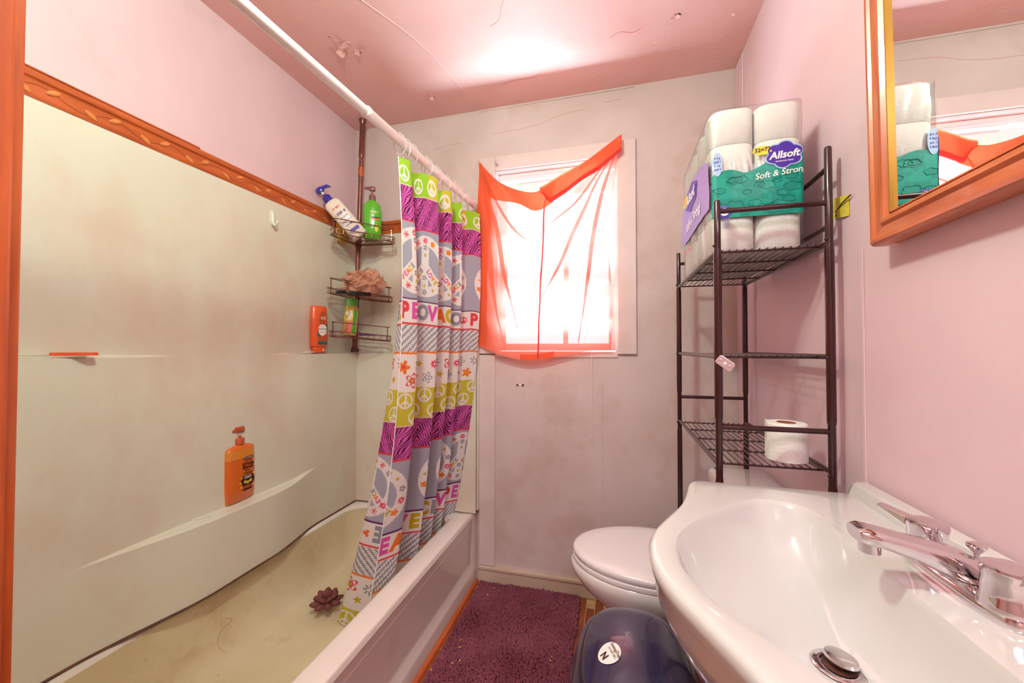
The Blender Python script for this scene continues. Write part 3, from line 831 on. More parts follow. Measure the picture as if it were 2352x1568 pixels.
def basket(z, armL, armR, gh, tilt, notch=False):
    P = pole(z)
    def pt(x, y, dz=0): return cl((P.x + x, P.y + y, z + dz + tilt * (x / .22)))
    L, Rr = (-.012, -armL), (armR, .012)
    arc = catmull([L, (.035, -armL - .018), (.105, -.145), (.165, -.085), (armR + .016, -.03), Rr], 30)
    V = catmull([Rr, (armR - .03, .022), (.10, .018), (.02, .014), (-.006, -.004), (-.014, -.03), (-.020, -.12), L], 20)
    loop = [tuple(p) for p in arc] + [tuple(p) for p in V[1:-1]]
    b = MB().tube([pt(x, y) for x, y in loop], .0026, 6, closed=True).build('basket', M['caddy'], cd, smooth=60)
    MB().tube([pt(x, y, .025) for x, y in loop], .0024, 6, closed=True).build('basket_ring', M['caddy'], b, smooth=60)
    g = [(.0, -armL + .012)] + [tuple(p * .97) for p in arc[3:-3]] + [(armR - .012, 0.0)]
    MB().tube([pt(x, y, gh) for x, y in g], .0026, 6).build('guard_wire', M['caddy'], b, smooth=60)
    for x, y in (g[0], g[-1]):
        MB().tube([pt(x, y, 0), pt(x, y, gh)], .0026, 6).build('guard_post', M['caddy'], b)
        MB().tube([pt(x, y, gh), pt(x * .25, y * .25, gh)], .0022, 6).build('guard_arm', M['caddy'], b)
    for i in range(2, 28, 2):
        x, y = arc[i]
        MB().tube([pt(x, y, .025), pt(x, y, 0), pt(x * .93, y * .93, -.004), pt(x * .5, y * .5, -.006), pt(x * .06, y * .06, -.004)], .0015, 5).build('basket_wire', M['caddy'], b)
    MB().tube([cl(pole(z - .012)), cl(pole(z + .03))], .0165, 14).build('clamp', M['caddy'], b, smooth=40)
basket(1.768, .205, .215, .075, -.006)
basket(1.476, .212, .212, .074, -.028)
basket(1.262, .188, .212, .072, -.022)

def pump_bottle(name, label, loc_, secs, bm_, pm, rz=0, rot=None, n=3.2, cap_r=.014, neck_z=None, head=(.035, .010), shoulder_m=None, group=None):
    """sections (z, half width, half depth); returns root. nozzle points to -x"""
    t = root(name, label, 'bottle', loc_, rz, group, rot)
    MB().loft([selip(a, b, z, n, 44) for z, a, b in secs]).build('bottle_body', bm_, t, smooth=50)
    z = secs[-1][0]
    MB().lathe([(cap_r, z - .002), (cap_r, z + .020), (cap_r * .92, z + .023), (cap_r * .5, z + .024), (cap_r * .45, z + .032), (0, z + .032)], 24).build('pump_collar', pm, t, smooth=40)
    MB().lathe([(.0042, z + .03), (.0042, z + .052)], 12).build('pump_stem', M['whiteprint'] if pm is M['bluepump'] else pm, t, smooth=60)
    h = MB().loft([selip(.014, .0105, z + .046, 2.6, 20), selip(.0155, .012, z + .052, 2.6, 20), selip(.015, .0115, z + .062, 2.6, 20), selip(.010, .008, z + .066, 2.6, 20)])
    h.loft([[Vector((-.010, y, zz_)) for y, zz_ in ((-.008, z + .053), (.008, z + .053), (.007, z + .064), (-.007, z + .064))],
            [Vector((-head[0], y, zz_)) for y, zz_ in ((-.006, z + .050 - head[1] * .3), (.006, z + .050 - head[1] * .3), (.005, z + .060 - head[1] * .3), (-.005, z + .060 - head[1] * .3))],
            [Vector((-head[0] - .007, y, zz_)) for y, zz_ in ((-.004, z + .045 - head[1]), (.004, z + .045 - head[1]), (.004, z + .052 - head[1]), (-.004, z + .052 - head[1]))]])
    h.build('pump_head', pm, t, smooth=40)
    return t

# white lotion bottle leaning left in the top basket (local x toward the viewer's left)
bl = pump_bottle('lotion_bottle', 'white lotion bottle with blue pump leaning in the top wire basket', (-1.268, 1.742, 1.776),
                 [(0, .030, .017), (.004, .034, .021), (.10, .036, .022), (.165, .036, .021), (.178, .030, .018), (.184, .014, .012), (.186, .0125, .0125)],
                 M['lotion'], M['bluepump'], rot=(0, 0, 0), cap_r=.0175, head=(.036, .006))
# axis: up and to the left along the view
ax = Vector((-.56, -.36, .745)).normalized(); 
lx = (Vector((-.86, -.5, 0)) - Vector((-.86, -.5, 0)).dot(ax) * ax).normalized(); ly = ax.cross(lx)
bl.scale = (1.2, 1.2, 1.2); bl.rotation_euler = Matrix((lx, ly, ax)).transposed().to_euler()
lotfront = lambda x, y: (-x, .0228, y)
for wd, sz, y_, mm in ((.050, .014, .118, 'grape'), (.034, .010, .145, 'redprint'), (.040, .008, .098, 'lilac'), (.044, .006, .080, 'lilac'), (.036, .006, .062, 'grape')):
    print_marks('small_print', wd, sz, lotfront, M[mm], bl, dy=y_)
print_shape('blue_patch', [(-.020, .028), (.022, .028), (.022, .042), (-.020, .042)], lotfront, M['grape'], bl)

gb = pump_bottle('shampoo_bottle', 'bright green pump bottle standing in the top wire basket', (-1.240, 1.797, 1.772),
                 [(0, .034, .022), (.005, .039, .027), (.06, .044, .029), (.13, .0445, .028), (.165, .038, .024), (.180, .026, .019), (.186, .0145, .0145), (.190, .014, .014)],
                 M['green'], M['mauve'], rz=R(30), n=2.4, cap_r=.0160, head=(.030, -.006))
gb.scale = (1.08, 1.08, 1.1); gf = lambda x, y: (x, -.0295 + 3.6 * x * x, y)
print_shape('black_band', [(-.002, .098), (.036, .098), (.036, .104), (-.002, .104)], gf, M['blackprint'], gb)
print_shape('orange_band', [(-.002, .090), (.034, .090), (.036, .097), (-.002, .097)], gf, M['orangered'], gb)
print_shape('picture_patch', ell(.022, .050, .008, .018), gf, M['yellow'], gb)
print_marks('small_print', .034, .010, gf, M['clearjuice'], gb, dx=.012, dy=.128)
print_marks('small_print', .016, .007, gf, M['whiteprint'], gb, dx=.004, dy=.066)

ys = root('yellow_sponge', 'yellow foam sponge behind the pole in the top basket', 'sponge', (-1.415, 1.79, 1.772))
MB().loft([selip(.020, .034, z, 3, 24) for z in (0, .008, .075, .088, .090)]).build('foam_block', M['yellowfoam'], ys, smooth=60)
MB().loft([selip(.024, .038, z, 3, 24) for z in (.070, .074, .086, .090)]).build('foam_top', M['yellowfoam'], ys, smooth=60)

# peach net puff in the middle basket
pf = root('bath_puff', 'peach net bath puff heaped in the middle wire basket', 'bath puff', (-1.262, 1.775, 1.464)); pf.scale = (1.75, 1.5, 1.35)
rp = random.Random(3)
for k in range(13):
    a = rp.uniform(0, 6.28); el = rp.uniform(-.05, 1.3); ph = rp.uniform(0, 6)
    c = Vector((.045 * math.cos(a) * math.cos(el) * 1.15, .045 * math.sin(a) * math.cos(el), .048 + .045 * math.sin(el)))
    nrm = Vector((math.cos(a) * math.cos(el), math.sin(a) * math.cos(el), math.sin(el))); t1 = nrm.orthogonal().normalized(); t2 = nrm.cross(t1)
    w = rp.uniform(.038, .058)
    def net(u, v, c=c, nrm=nrm, t1=t1, t2=t2, ph=ph, w=w):
        rr = w * v; q = rr * (math.cos(u) * t1 + math.sin(u) * t2)
        return c + q * .95 + nrm * (.010 * math.sin(5 * u + ph) * v * v + .007 * math.sin(9 * u - ph * 2) * v - .35 * rr * v * .6)
    MB().grid(net, list(np.linspace(0, 2 * math.pi, 40)), list(np.linspace(.05, 1, 9))).build('net_ruffle', M['puff'], pf, smooth=180)
rz_ = root('brush', 'dark handled bath brush lying in the middle wire basket', 'brush', (-1.255, 1.690, 1.462), R(52))
MB().loft([[Vector((x, y * s_, .014 + z * s_)) for y, z in ((-.009, -.007), (.009, -.007), (.011, 0), (.009, .008), (-.009, .008), (-.011, 0))] for x, s_ in ((-.095, .9), (-.09, 1), (-.055, 1), (-.05, .7))]).build('brush_head', M['black'], rz_, smooth=40)
MB().loft([[Vector((x, y * s_, .013 + z * s_)) for y, z in ((-.011, -.009), (.011, -.009), (.013, 0), (.011, .010), (-.011, .010), (-.013, 0))] for x, s_ in ((-.048, .7), (-.035, 1), (.065, 1), (.07, .9))]).build('brush_handle', M['black'], rz_, smooth=40)

# fruit gel bottle with lime cap in the bottom basket
fb = root('gel_bottle', 'clear gel bottle with lime cap and orange picture label, leaning on the caddy pole', 'bottle', (-1.352, 1.765, 1.268), rot=(R(-7), R(4), R(30)))
MB().loft([selip(a, a * .8, z, 2.6, 36) for z, a in ((0, .026), (.005, .030), (.14, .030), (.152, .027), (.158, .024))]).build('bottle_body', M['clearjuice'], fb, smooth=50)
MB().lathe([(.0245, .156), (.0245, .192), (.022, .197), (0, .197)], 28).build('bottle_cap', M['limecap'], fb, smooth=40)
fb.scale = (1.16, 1.16, 1.0)
def fbf(x, y): return (x, -.0243 * (1 - abs(x / .0305) ** 2.6) ** (1 / 2.6) - .0006, y)
print_shape('label_fruit', [(x, .012) for x in np.linspace(-.027, .012, 9)] + [(x, .072 + .01 * math.sin(x * 150)) for x in np.linspace(.012, -.027, 9)], lambda x, y: fbf(min(max(x, -.0295), .0295), y), M['redprint'], fb)
print_shape('label_flower', [(x, .074) for x in np.linspace(-.024, .012, 7)] + [(x, .138) for x in np.linspace(.012, -.024, 7)], fbf, M['yellow'], fb)
print_shape('label_leaf', [(.013, .012), (.026, .012), (.026, .130), (.013, .130)], lambda x, y: (fbf(x, y)[0], fbf(x, y)[1] - .001, y), M['green'], fb)
for k in range(5): print_shape('petal_print', ell(-.006 + .010 * math.cos(k * 1.257), .104 + .016 * math.sin(k * 1.257), .007, .011, 12), lambda x, y: (x, fbf(x, y)[1] - .0012, y), M['clearjuice'] if k % 2 else M['whiteprint'], fb)

rzr = root('razor', 'purple disposable razor lying in the bottom wire basket', 'razor', (-1.24, 1.795, 1.262), R(28))
MB().loft([[Vector((x, y * w, .008 + z)) for y, z in ((-1, -.003), (1, -.003), (1, .003), (-1, .003))] for x, w in ((-.045, .004), (-.02, .006), (.03, .006), (.05, .004))]).build('handle', M['grape'], rzr, bevel=.0015)
MB().box(-.062, -.045, -.019, .019, .004, .012).build('razor_head', M['grape'], rzr, bevel=.002)
MB().box(-.064, -.061, -.018, .018, .005, .011).build('blade', M['chrome'], rzr)

# ------------------------------------------------------------------ things on the surround
hk = root('wall_hook', 'small white adhesive hook stuck below the wooden border', 'hook', (XL + .011, 1.365, 1.735))
MB().loft([[Vector((x, y * s_, .032 + z * s_)) for y, z in [(.011 * math.cos(t), .036 * math.sin(t)) for t in np.linspace(0, 2 * math.pi, 25)[:-1]]] for x, s_ in ((0, 1), (.004, 1), (.006, .85))]).build('base_plate', M['hook'], hk, smooth=40)
MB().tube(catmull([(.005, 0, .052), (.007, 0, .030), (.010, 0, .006), (.020, 0, -.004), (.030, 0, .004), (.032, 0, .016)], 24), [.007 - .003 * k / 23 for k in range(24)], 12).build('hook_arm', M['hook'], hk, smooth=60)

AB = (XL + .010 + .056 - .026, 1.198, .6165)
ab = pump_bottle('pump_bottle', 'amber pump shampoo bottle standing on the middle ledge of the surround', AB,
                 [(0, .061, .020), (.004, .066, .0245), (.06, .067, .026), (.19, .062, .025), (.200, .060, .024), (.207, .050, .020), (.213, .028, .016), (.214, .016, .015), (.216, .0155, .015)],
                 M['amber'], M['copper'], rz=R(96), n=3.4, cap_r=.0205, head=(.014, -.002))
for c_ in ab.children:
    if c_.name.startswith('pump_head'): c_.scale = (1.45, 1.3, 1.0)
ab.rotation_euler = (0, R(0), R(94))
af = lambda x, y: (x, -.0266, y)
MB().loft([selip(a, b, z, 3.4, 44) for z, a, b in ((.163, .0635, .0258), (.190, .0624, .0253), (.199, .0607, .0243))], False, False).build('empty_shoulder', M['amberclear'], ab, smooth=60)
print_shape('label_bar', [(-.002, .155), (.040, .158), (.040, .166), (-.002, .163)], af, M['blackprint'], ab)
print_marks('small_print', .036, .004, lambda x, y: (x, -.0269, y), M['whiteprint'], ab, dx=.019, dy=.1605, rot=.07)
print_text('lettering', 'GARNIER', .0085, af, M['blackprint'], ab, .0001, dx=.019, dy=.150)
print_text('lettering', 'Whole', .0185, af, M['blackprint'], ab, .0006, dx=.019, dy=.137)
print_text('lettering', 'Blends', .0185, af, M['blackprint'], ab, .0006, dx=.019, dy=.124)
print_text('lettering', 'Honey', .010, af, M['blackprint'], ab, .0002, dx=.019, dy=.112)
print_text('lettering', 'Treasures', .010, af, M['blackprint'], ab, .0002, dx=.019, dy=.102)
print_shape('label_hexagon', [(-.013, .076), (-.002, .094), (.040, .094), (.050, .076), (.040, .054), (-.002, .054)], af, M['blackprint'], ab)
for dy_, tx in ((.0885, 'REPAIRING'), (.0825, 'SHAMPOO')): print_text('lettering', tx, .0068, lambda x, y: (x, -.0269, y), M['whiteprint'], ab, .0001, dx=.019, dy=dy_)
for dx_, dy_, tx in ((.007, .069, 'A'), (.019, .065, 'M'), (.031, .069, 'L')):
    print_shape('label_cell', ell(dx_, dy_, .0068, .0062, 6), lambda x, y: (x, -.0269, y), M['yellow'], ab)
    print_text('lettering', tx, .006, lambda x, y: (x, -.0271, y), M['blackprint'], ab, .0001, dx=dx_, dy=dy_)
print_marks('small_print', .038, .004, af, M['blackprint'], ab, dx=.019, dy=.048)
print_shape('label_bar', [(-.002, .036), (.038, .036), (.038, .043), (-.002, .043)], af, M['blackprint'], ab)
for dx_, dy_ in ((-.012, .053), (.044, .052), (-.014, .070), (.047, .094), (-.008, .086)): print_shape('honey_drop', ell(dx_, dy_, .0042, .0035, 10), af, M['yellow'], ab)

ob = root('conditioner_bottle', 'orange conditioner bottle standing upside down on the upper corner ledge', 'bottle', (-1.414, 1.617, 1.180), R(62))
MB().loft([selip(a, b, z, n_, 44) for z, a, b, n_ in ((0, .026, .016, 3), (.002, .027, .017, 3), (.026, .0275, .0175, 3))]).build('flip_cap', M['orange'], ob, smooth=40)
MB().loft([selip(a, b, z, 3, 44) for z, a, b in ((.027, .026, .016), (.029, .033, .019), (.034, .035, .021), (.14, .0355, .021), (.220, .0335, .015), (.226, .032, .0115), (.2285, .029, .009))]).build('bottle_body', M['orange'], ob, smooth=50)
ob.scale = (1.1, 1.0, 1.0)
of_ = lambda o_: (lambda x, y: (x, -(.0214 if y < .14 else .0214 - .006 * (y - .14) / .08) - o_ - .0, y))
print_shape('label_panel', [(-.010, .040), (.031, .040), (.032, .11), (.030, .19), (.026, .205), (.004, .200), (-.004, .15)], of_(0), M['brownlabel'], ob)
print_shape('label_ribbon', [(-.012, .075), (.031, .112), (.031, .142), (-.012, .095)], of_(.0003), M['tealline'], ob)
print_shape('label_ribbon', [(-.008, .038), (.031, .040), (.031, .053), (-.008, .054)], of_(.0003), M['tealline'], ob)
print_shape('label_badge', [(.010, .080), (.026, .093), (.027, .125), (.018, .137), (.002, .137), (-.007, .125), (-.006, .093)], of_(.0006), M['whiteprint'], ob)
for wd, sz, y_, mm in ((.026, .007, .100, 'redprint'), (.030, .007, .115, 'blackprint'), (.020, .004, .126, 'redprint')):
    print_marks('small_print', wd, sz, of_(.0009), M[mm], ob, dx=.010, dy=y_)
print_text('lettering', '3X', .019, of_(.0004), M['whiteprint'], ob, .0002, dx=.014, dy=.170, rot=math.pi)
print_shape('drop_mark', [(.014, .006), (.019, .010), (.0165, .020), (.0115, .010)], lambda x, y: (x, -.0185, y), M['whiteprint'], ob)

kn = root('paring_knife', 'small knife with red handle and steel blade lying on the upper ledge', 'knife', (XL + .040, .66, 1.1808))
MB().loft([[Vector((x, y, z)) for x, z in ((-.008, 0), (.004, 0), (.004, .0012), (-.008, .0012))] for y in (-.062, -.05, .02)]).build('blade', M['brushed'], kn)
hp = [(.000, .010), (-.010, .022), (-.012, .085), (-.008, .092), (.030, .092), (.036, .082), (.030, .060), (.012, .030)]
hi = [(.012, .072), (.022, .070), (.026, .080), (.012, .083)]
hn = MB().prism(hp[:3] + [(-.012, .070), (.012, .070), (.022, .068), (.030, .060), (.012, .030)], 0, .0085)
hn.box(-.012, .011, .070, .092, 0, .0085); hn.prism([(.011, .083), (.026, .081), (.036, .080), (.032, .092), (.011, .092)], 0, .0085); hn.prism([(.023, .069), (.030, .060), (.036, .080), (.026, .0815)], 0, .0085)
hn.build('knife_handle', M['orangered'], kn, bevel=.0012)
sp_ = root('soap_sliver', 'thin sliver of cream soap lying beside the orange bottle on the ledge', 'soap', (-1.405, 1.545, 1.1802))
MB().loft([selip(.016 * s_, .036 * s_, z, 2.2, 24) for z, s_ in ((0, .9), (.001, 1), (.004, .9), (.005, .6))]).build('soap_bar', M['lotion'], sp_, smooth=60)

# flower sponge on the tub floor
fs = root('flower_sponge', 'brown petal-shaped bath sponge lying in the bathtub by the curtain', 'sponge', (-1.175, 1.405, .102))
pm_ = None
for k, (n_, el, rr, s_) in enumerate([(8, 10, .034, 1), (7, 42, .030, .95), (4, 70, .018, .85)]):
    for j in range(n_):
        a = 360 * j / n_ + 20 * k
        if pm_ is None: pm_ = MB().ball((0, 0, 0), .030, .015, .011, 12, 7).build('sponge_petal', M['sponge'], fs, smooth=180); o = pm_
        else: o = rep(pm_, (0, 0, 0), parent=fs)
        o.location = (rr * math.cos(R(a)) * math.cos(R(el)) * 1.1, rr * math.sin(R(a)) * math.cos(R(el)) * 1.1, .034 + .032 * math.sin(R(el)))
        o.rotation_euler = (R(random.uniform(-25, 25)), R(-el), R(a)); o.scale = (s_, s_, s_)

# ------------------------------------------------------------------ orange cloth hung over the window
dr = root('window_drape', 'orange cloth nailed by two corners over the window, glowing with daylight', 'curtain', (-.33, YW - .03, 1.15))
DR = Vector((-.33, YW - .03, 1.15))
def dtop(u):
    x = -.684 + .706 * u
    if u < .40: z = 2.178 - .20 * math.sin(u / .40 * math.pi / 2) ** .85
    else: z = 1.978 + .212 * ((u - .40) / .60) ** 1.25
    return x, z
def dbot(u):
    x = -.690 + .640 * u + .0
    z = 1.215 - .075 * math.sin(min(u / .45, 1.0) * math.pi / 2) + .055 * sm(.40, 1.0, u)
    return x, z
def drape(u, v, off=0.0):
    (xt, zt), (xb, zb) = dtop(u), dbot(u)
    x = xt + (xb - xt) * v; z = zt + (zb - zt) * v
    if u > .8: x += (u - .8) / .2 * (.030 * math.sin(v * math.pi) * -1 + .040 * sm(.35, .8, v) - .012 * sm(.85, 1, v))
    # folds pulled from the two nailed corners
    al = math.atan2(z - 2.19, x + .70); ar = math.atan2(z - 2.19, .03 - x)
    dl, dr_ = math.hypot(x + .70, z - 2.19), math.hypot(x - .03, z - 2.19)
    fold = .013 * math.sin(al * 17 + 1.0) * sm(.02, .25, dl) * math.exp(-dl * 1.3) * 1.4
    fold += .015 * math.sin(ar * 15 + .4) * sm(.02, .25, dr_) * math.exp(-dr_ * 1.1) * 1.4
    fold += .006 * math.sin(z * 31 + 5 * x) * sm(.25, .7, v) + .004 * math.sin(z * 55 - 9 * x) * sm(.3, .9, v) * u
    sag = .012 * math.sin(u * math.pi) * (.3 + v)
    return Vector((x, YW - .030 - sag - .8 * fold - off - .006, z)) - DR
us, vs = list(np.linspace(0, 1, 110)), list(np.linspace(0, 1, 120))
MB().grid(drape, us, vs).build('cloth', M['drape'], dr, smooth=180)
# doubled top hem, turned down on the right half
def hemr(u, v):
    uu = .455 + .548 * u; x, z = dtop(uu)
    h = (.030 + .085 * sm(0, .15, u) - .035 * u)
    p = drape(uu, 0.0, .010 + .006 * math.sin(v * math.pi)) + Vector((.006 * u, 0, .016 - h * v)); p.y = min(p.y, drape(min(uu, 1), h / .95 * v).y - .004)
    return p
hr = MB().grid(hemr, list(np.linspace(0, 1, 50)), list(np.linspace(0, 1, 10))).build('turned_hem', M['drapehem'], dr, smooth=180)
MB().grid(lambda u, v: hemr(u, .80 + .22 * v) + Vector((0, -.003, 0)), list(np.linspace(.03, 1, 40)), list(np.linspace(0, 1, 4))).build('hem_band', M['drapeseam'], dr, smooth=180)
MB().grid(lambda u, v: drape(.56 * u, .10 * v * (1 + .3 * math.sin(9 * u)), .004), list(np.linspace(0, 1, 50)), list(np.linspace(0, 1, 8))).build('doubled_top', M['drapehem'], dr, smooth=180)
MB().grid(lambda u, v: drape(.10 * u * (1 - .3 * v), v, .003), list(np.linspace(0, 1, 8)), list(np.linspace(0, .985, 60))).build('doubled_side', M['drapehem'], dr, smooth=180)
MB().grid(lambda u, v: drape(.493 + .012 * u - .012 * math.sin(v * 3) * .5, .06 + .93 * v, .003), [0, .5, 1], list(np.linspace(0, 1, 70))).build('centre_seam', M['drapeseam'], dr, smooth=180)
MB().grid(lambda u, v: drape(.36 + .26 * u, .965 + .032 * v, .003), list(np.linspace(0, 1, 26)), list(np.linspace(0, 1, 5))).build('bottom_hem', M['drapehem'], dr, smooth=180)
for pl_u in ([(.97, .03), (.80, .22), (.62, .50), (.50, .66)], [(.985, .05), (.90, .30), (.84, .62), (.80, .95)], [(.03, .06), (.14, .28), (.22, .55), (.33, .82)], [(.06, .05), (.20, .18), (.34, .27), (.47, .30)], [(.93, .05), (.76, .16), (.60, .22), (.52, .24)], [(.02, .10), (.09, .40), (.14, .70), (.24, .97)]):
    c_ = catmull(pl_u, 40); w_ = [.004 + .020 * math.sin(math.pi * min(1, (k + 2) / 36)) for k in range(40)]
    MB().grid(lambda u, v, c_=c_, w_=w_: drape(min(max(c_[int(u)][0] + (v - .5) * w_[int(u)] * 1.6, 0), 1), min(max(c_[int(u)][1], 0), 1), .005), list(range(40)), [0, .5, 1]).build('pleat', M['drape'], dr, smooth=180)
MB().tube([drape(.88, .995), (drape(.88, 1) + Vector((.002, .02, -.10))), (drape(.88, 1) + Vector((-.004, .022, -.42)))], .0009, 5).build('loose_thread', M['whiteprint'], dr)
for u in (0.004, .995):
    MB().ball(drape(u, 0.01, .012), .005, .004, .005, 8, 5).build('nail_head', M['brushed'], dr)
nk = root('chrome_peg', 'small chrome screw knob on the window casing above the drape', 'knob', (-.589, YW - .018, 2.152))
MB().lathe([(.009, 0), (.009, .003), (.004, .005), (.004, .014), (.008, .018), (.008, .024), (.004, .027), (0, .027)], 16, Matrix.Rotation(R(90), 4, 'X')).build('knob_body', M['chrome'], nk, smooth=50)
wsn = root('wall_anchor', 'two small screws left in the wall below the window', 'screw', (-.473, YW, 1.014))
for dx in (-.014, .014): MB().lathe([(.0055, 0), (.0055, .004), (.003, .006), (0, .006)], 12, Matrix.Translation((dx, 0, 0)) @ Matrix.Rotation(R(90), 4, 'X')).build('screw_head', M['rust'], wsn, smooth=50)
MB().box(-.012, .012, -.003, 0, -.002, .003).build('white_strap', M['whiteprint'], wsn)

# ------------------------------------------------------------------ brown metal over-toilet rack
RK = Vector((.37, 1.41, 0))
rk = root('storage_rack', 'brown tubular metal over-toilet rack with three wire shelves', 'storage rack', tuple(RK))
RX0, RX1, RY0, RY1 = .250, .492, 1.092, 1.730
def rkl(x, y, z): return Vector((x, y, z)) - RK
def post(x, y, top):
    j = [0, .86, .872, .874, .886, 1.020, 1.022, 1.03, 1.43, 1.445, 1.452, 1.47, top - .004, top]
    rr = [.0098, .0098, .0088, .0082, .0082, .0082, .0092, .0098, .0098, .0088, .0082, .0082, .0078, .006]
    p = MB().tube([rkl(x, y, z) for z in j], rr, 16).build('post', M['rack'], rk, smooth=50)
    for z in (1.46, 1.178, .90): MB().ball(rkl(x - .0085, y - .004, z), .004, .004, .004, 8, 5).build('bolt', M['rack'], p, smooth=180)
post(RX1, RY0, 1.682); post(RX1, RY1, 1.682); post(RX0, RY0, 1.576); post(RX0, RY1, 1.592)
def rail(a, b, r=.0065, nm='rail'): MB().tube([rkl(*a), rkl(*b)], r, 12).build(nm, M['rack'], rk, smooth=50)
for z in (1.548, 1.003): rail((RX0, RY0, z), (RX1, RY0, z)); rail((RX0, RY1, z), (RX1, RY1, z))
for z in (1.632, 1.492): rail((RX1, RY0, z), (RX1, RY1, z))
rail((RX0, RY0, .06), (RX1, RY0, .06)); rail((RX0, RY1, .06), (RX1, RY1, .06))
for z in (1.452, 1.180, .907):
    sh = MB().tube([rkl(RX0, RY0, z), rkl(RX0, RY1, z)], .0065, 12).tube([rkl(RX1, RY0, z), rkl(RX1, RY1, z)], .0065, 12).build('shelf', M['rack'], rk, smooth=50)
    for k in range(5):
        y = RY0 + .03 + (RY1 - RY0 - .06) * k / 4
        MB().tube([rkl(RX0, y, z - .003), rkl(RX1, y, z - .003)], .0027, 6).build('cross_wire', M['rack'], sh)
    for k in range(13):
        x = RX0 + .017 + (RX1 - RX0 - .034) * k / 12
        MB().tube([rkl(x, RY0 + .025, z + .0015), rkl(x, RY1 - .025, z + .0015)], .0018, 6).build('shelf_wire', M['rack'], sh)
bp_ = root('metal_bracket', 'small bare metal bracket hanging on the near post of the brown rack', 'bracket', (.262, 1.079, 1.163), rot=(0, R(38), R(-8)))
MB().loft([[Vector((x, y, z)) for x, z in ((-.021, -.009), (-.017, -.012), (.017, -.012), (.021, -.009), (.021, .009), (.017, .012), (-.017, .012), (-.021, .009))] for y in (-.003, .003)]).build('plate', M['brushed'], bp_, bevel=.001)
for x in (-.013, 0, .013): MB().lathe([(.0038, 0), (.003, .002), (0, .002)], 10, Matrix.Translation((x, -.003, 0)) @ Matrix.Rotation(R(90), 4, 'X')).build('screw_head', M['brushed'] if x else M['whiteprint'], bp_, smooth=50)

# ------------------------------------------------------------------ toilet paper
def roll_mesh(r, h, core=.021):
    return MB().lathe([(core, 0), (r - .003, 0), (r, .003), (r, h - .003), (r - .003, h), (core, h), (core, .0)], 36)
PK = Vector((.356, 1.365, 1.4558))
pk = root('toilet_paper_pack', 'large clear pack of white toilet rolls with teal band on the top shelf', 'toilet paper', tuple(PK))
rm = None
for i in range(2):
    for j in range(4):
        for k in range(4):
            if rm is None: rm = MB().loft([selip(.0535 * q, .0545 * q, z, 3.6, 48) for z, q in ((0, .38), (0, .95), (.003, 1), (.091, 1), (.094, .95), (.094, .38))]).build('toilet_roll', M['paper'], pk, smooth=50); o = rm
            else: o = rep(rm, (0, 0, 0), parent=pk)
            o.location = (-.0537 + .1074 * i, -.168 + .112 * j, .002 + .0945 * k)
hw, hd, hh = .1115, .226, .382
def nearf(x, z, off=.0):      # wrap over the two near columns of rolls
    t = abs(abs(x) - .0537) / .0537
    yy = -.2262 + (.0008 * min(t, 1) ** 3 if abs(x) < .099 else .010 * ((abs(x) - .099) / .0085) ** 2)
    return Vector((x, yy - off + .0002 * math.sin(z * 240 + 3 * math.sin(x * 80)), z))
def leftf(y, z, off=.0):
    return Vector((-.1085 - off - .0012 * math.sin(z * 26 + 1) * math.sin(y * 19) - .0005 * math.sin(y * 90 + z * 70), y, z))
# wrap as one closed skin
outl = [(x, nearf(x, .1).y + .0018) for x in np.linspace(-.1074, .1074, 25)] + [(.110, -.14), (.1105, 0), (.110, .15), (.10, .222), (0, .224), (-.10, .222)] + [(-.1105, .19 - .06 * k) for k in range(6)]
def wring(z, s_=1.0, j=0.0): return [Vector((x * s_ + j * math.sin(i * 2.1 + z * 60), y * s_ + j * math.cos(i * 1.7 + z * 45), z)) for i, (x, y) in enumerate(outl)]
zr = list(np.linspace(.0005, hh, 26))
wrp = MB().loft([wring(.0003, .9)] + [wring(z, 1.0, .0011 if 0 < z < hh else 0) for z in zr] + [wring(hh + .006, .93), wring(hh + .010, .6), wring(hh + .004, .2)])
wrp.build('clear_wrap', M['film'], pk, smooth=70)
# knotted crest of the wrap on the upper left edge
MB().grid(lambda u, v: Vector((-.112 + .03 * v + .004 * math.sin(u * 40), -.20 + .40 * u, hh - .02 + .022 * v + .006 * math.sin(u * 23))), list(np.linspace(0, 1, 60)), list(np.linspace(0, 1, 5))).build('wrap_crest', M['film'], pk, smooth=180)
# teal band on the near side
def bandtop(x): return .203 + (.012 * math.sin((x + .105) / .075 * math.pi) if x < -.03 else .0 + .042 * sm(-.035, .075, x))
tbg = MB().grid(lambda u, v: nearf(-.106 + .212 * u, .088 + (bandtop(-.106 + .212 * u) - .088) * v, .0012), list(np.linspace(0, 1, 41)), list(np.linspace(0, 1, 8)))
tbo = tbg.build('teal_band', M['teal'], pk, smooth=180)
rs = random.Random(5)
for k in range(20):      # cloud outlines printed on the band
    cx, cz = rs.uniform(-.09, .09), rs.uniform(.100, .190); w = rs.uniform(.010, .020)
    MB().tube([nearf(x, z, .0015) for x, z in cloud(cx, cz, w, w * .55, 5, .16, 30, rs.uniform(0, 3))], .0006, 4, closed=True).build('cloud_outline', M['tealline'], tbo)
n1 = lambda o_: (lambda x, y: nearf(x, y, o_))
print_shape('logo_border', cloud(.061, .240, .0415, .0335, 6, .10), n1(.0025), M['paleblue'], pk)
print_shape('logo_cloud', cloud(.061, .240, .038, .030, 6, .10), n1(.003), M['grape'], pk)
print_text('lettering', 'Allsoft', .0255, n1(.0036), M['whiteprint'], pk, .0007, shear=.25, dx=.0605, dy=.239, rot=.06)
print_text('lettering', 'BATHROOM TISSUE', .0045, n1(.0036), M['whiteprint'], pk, .0001, dx=.061, dy=.223, rot=.03)
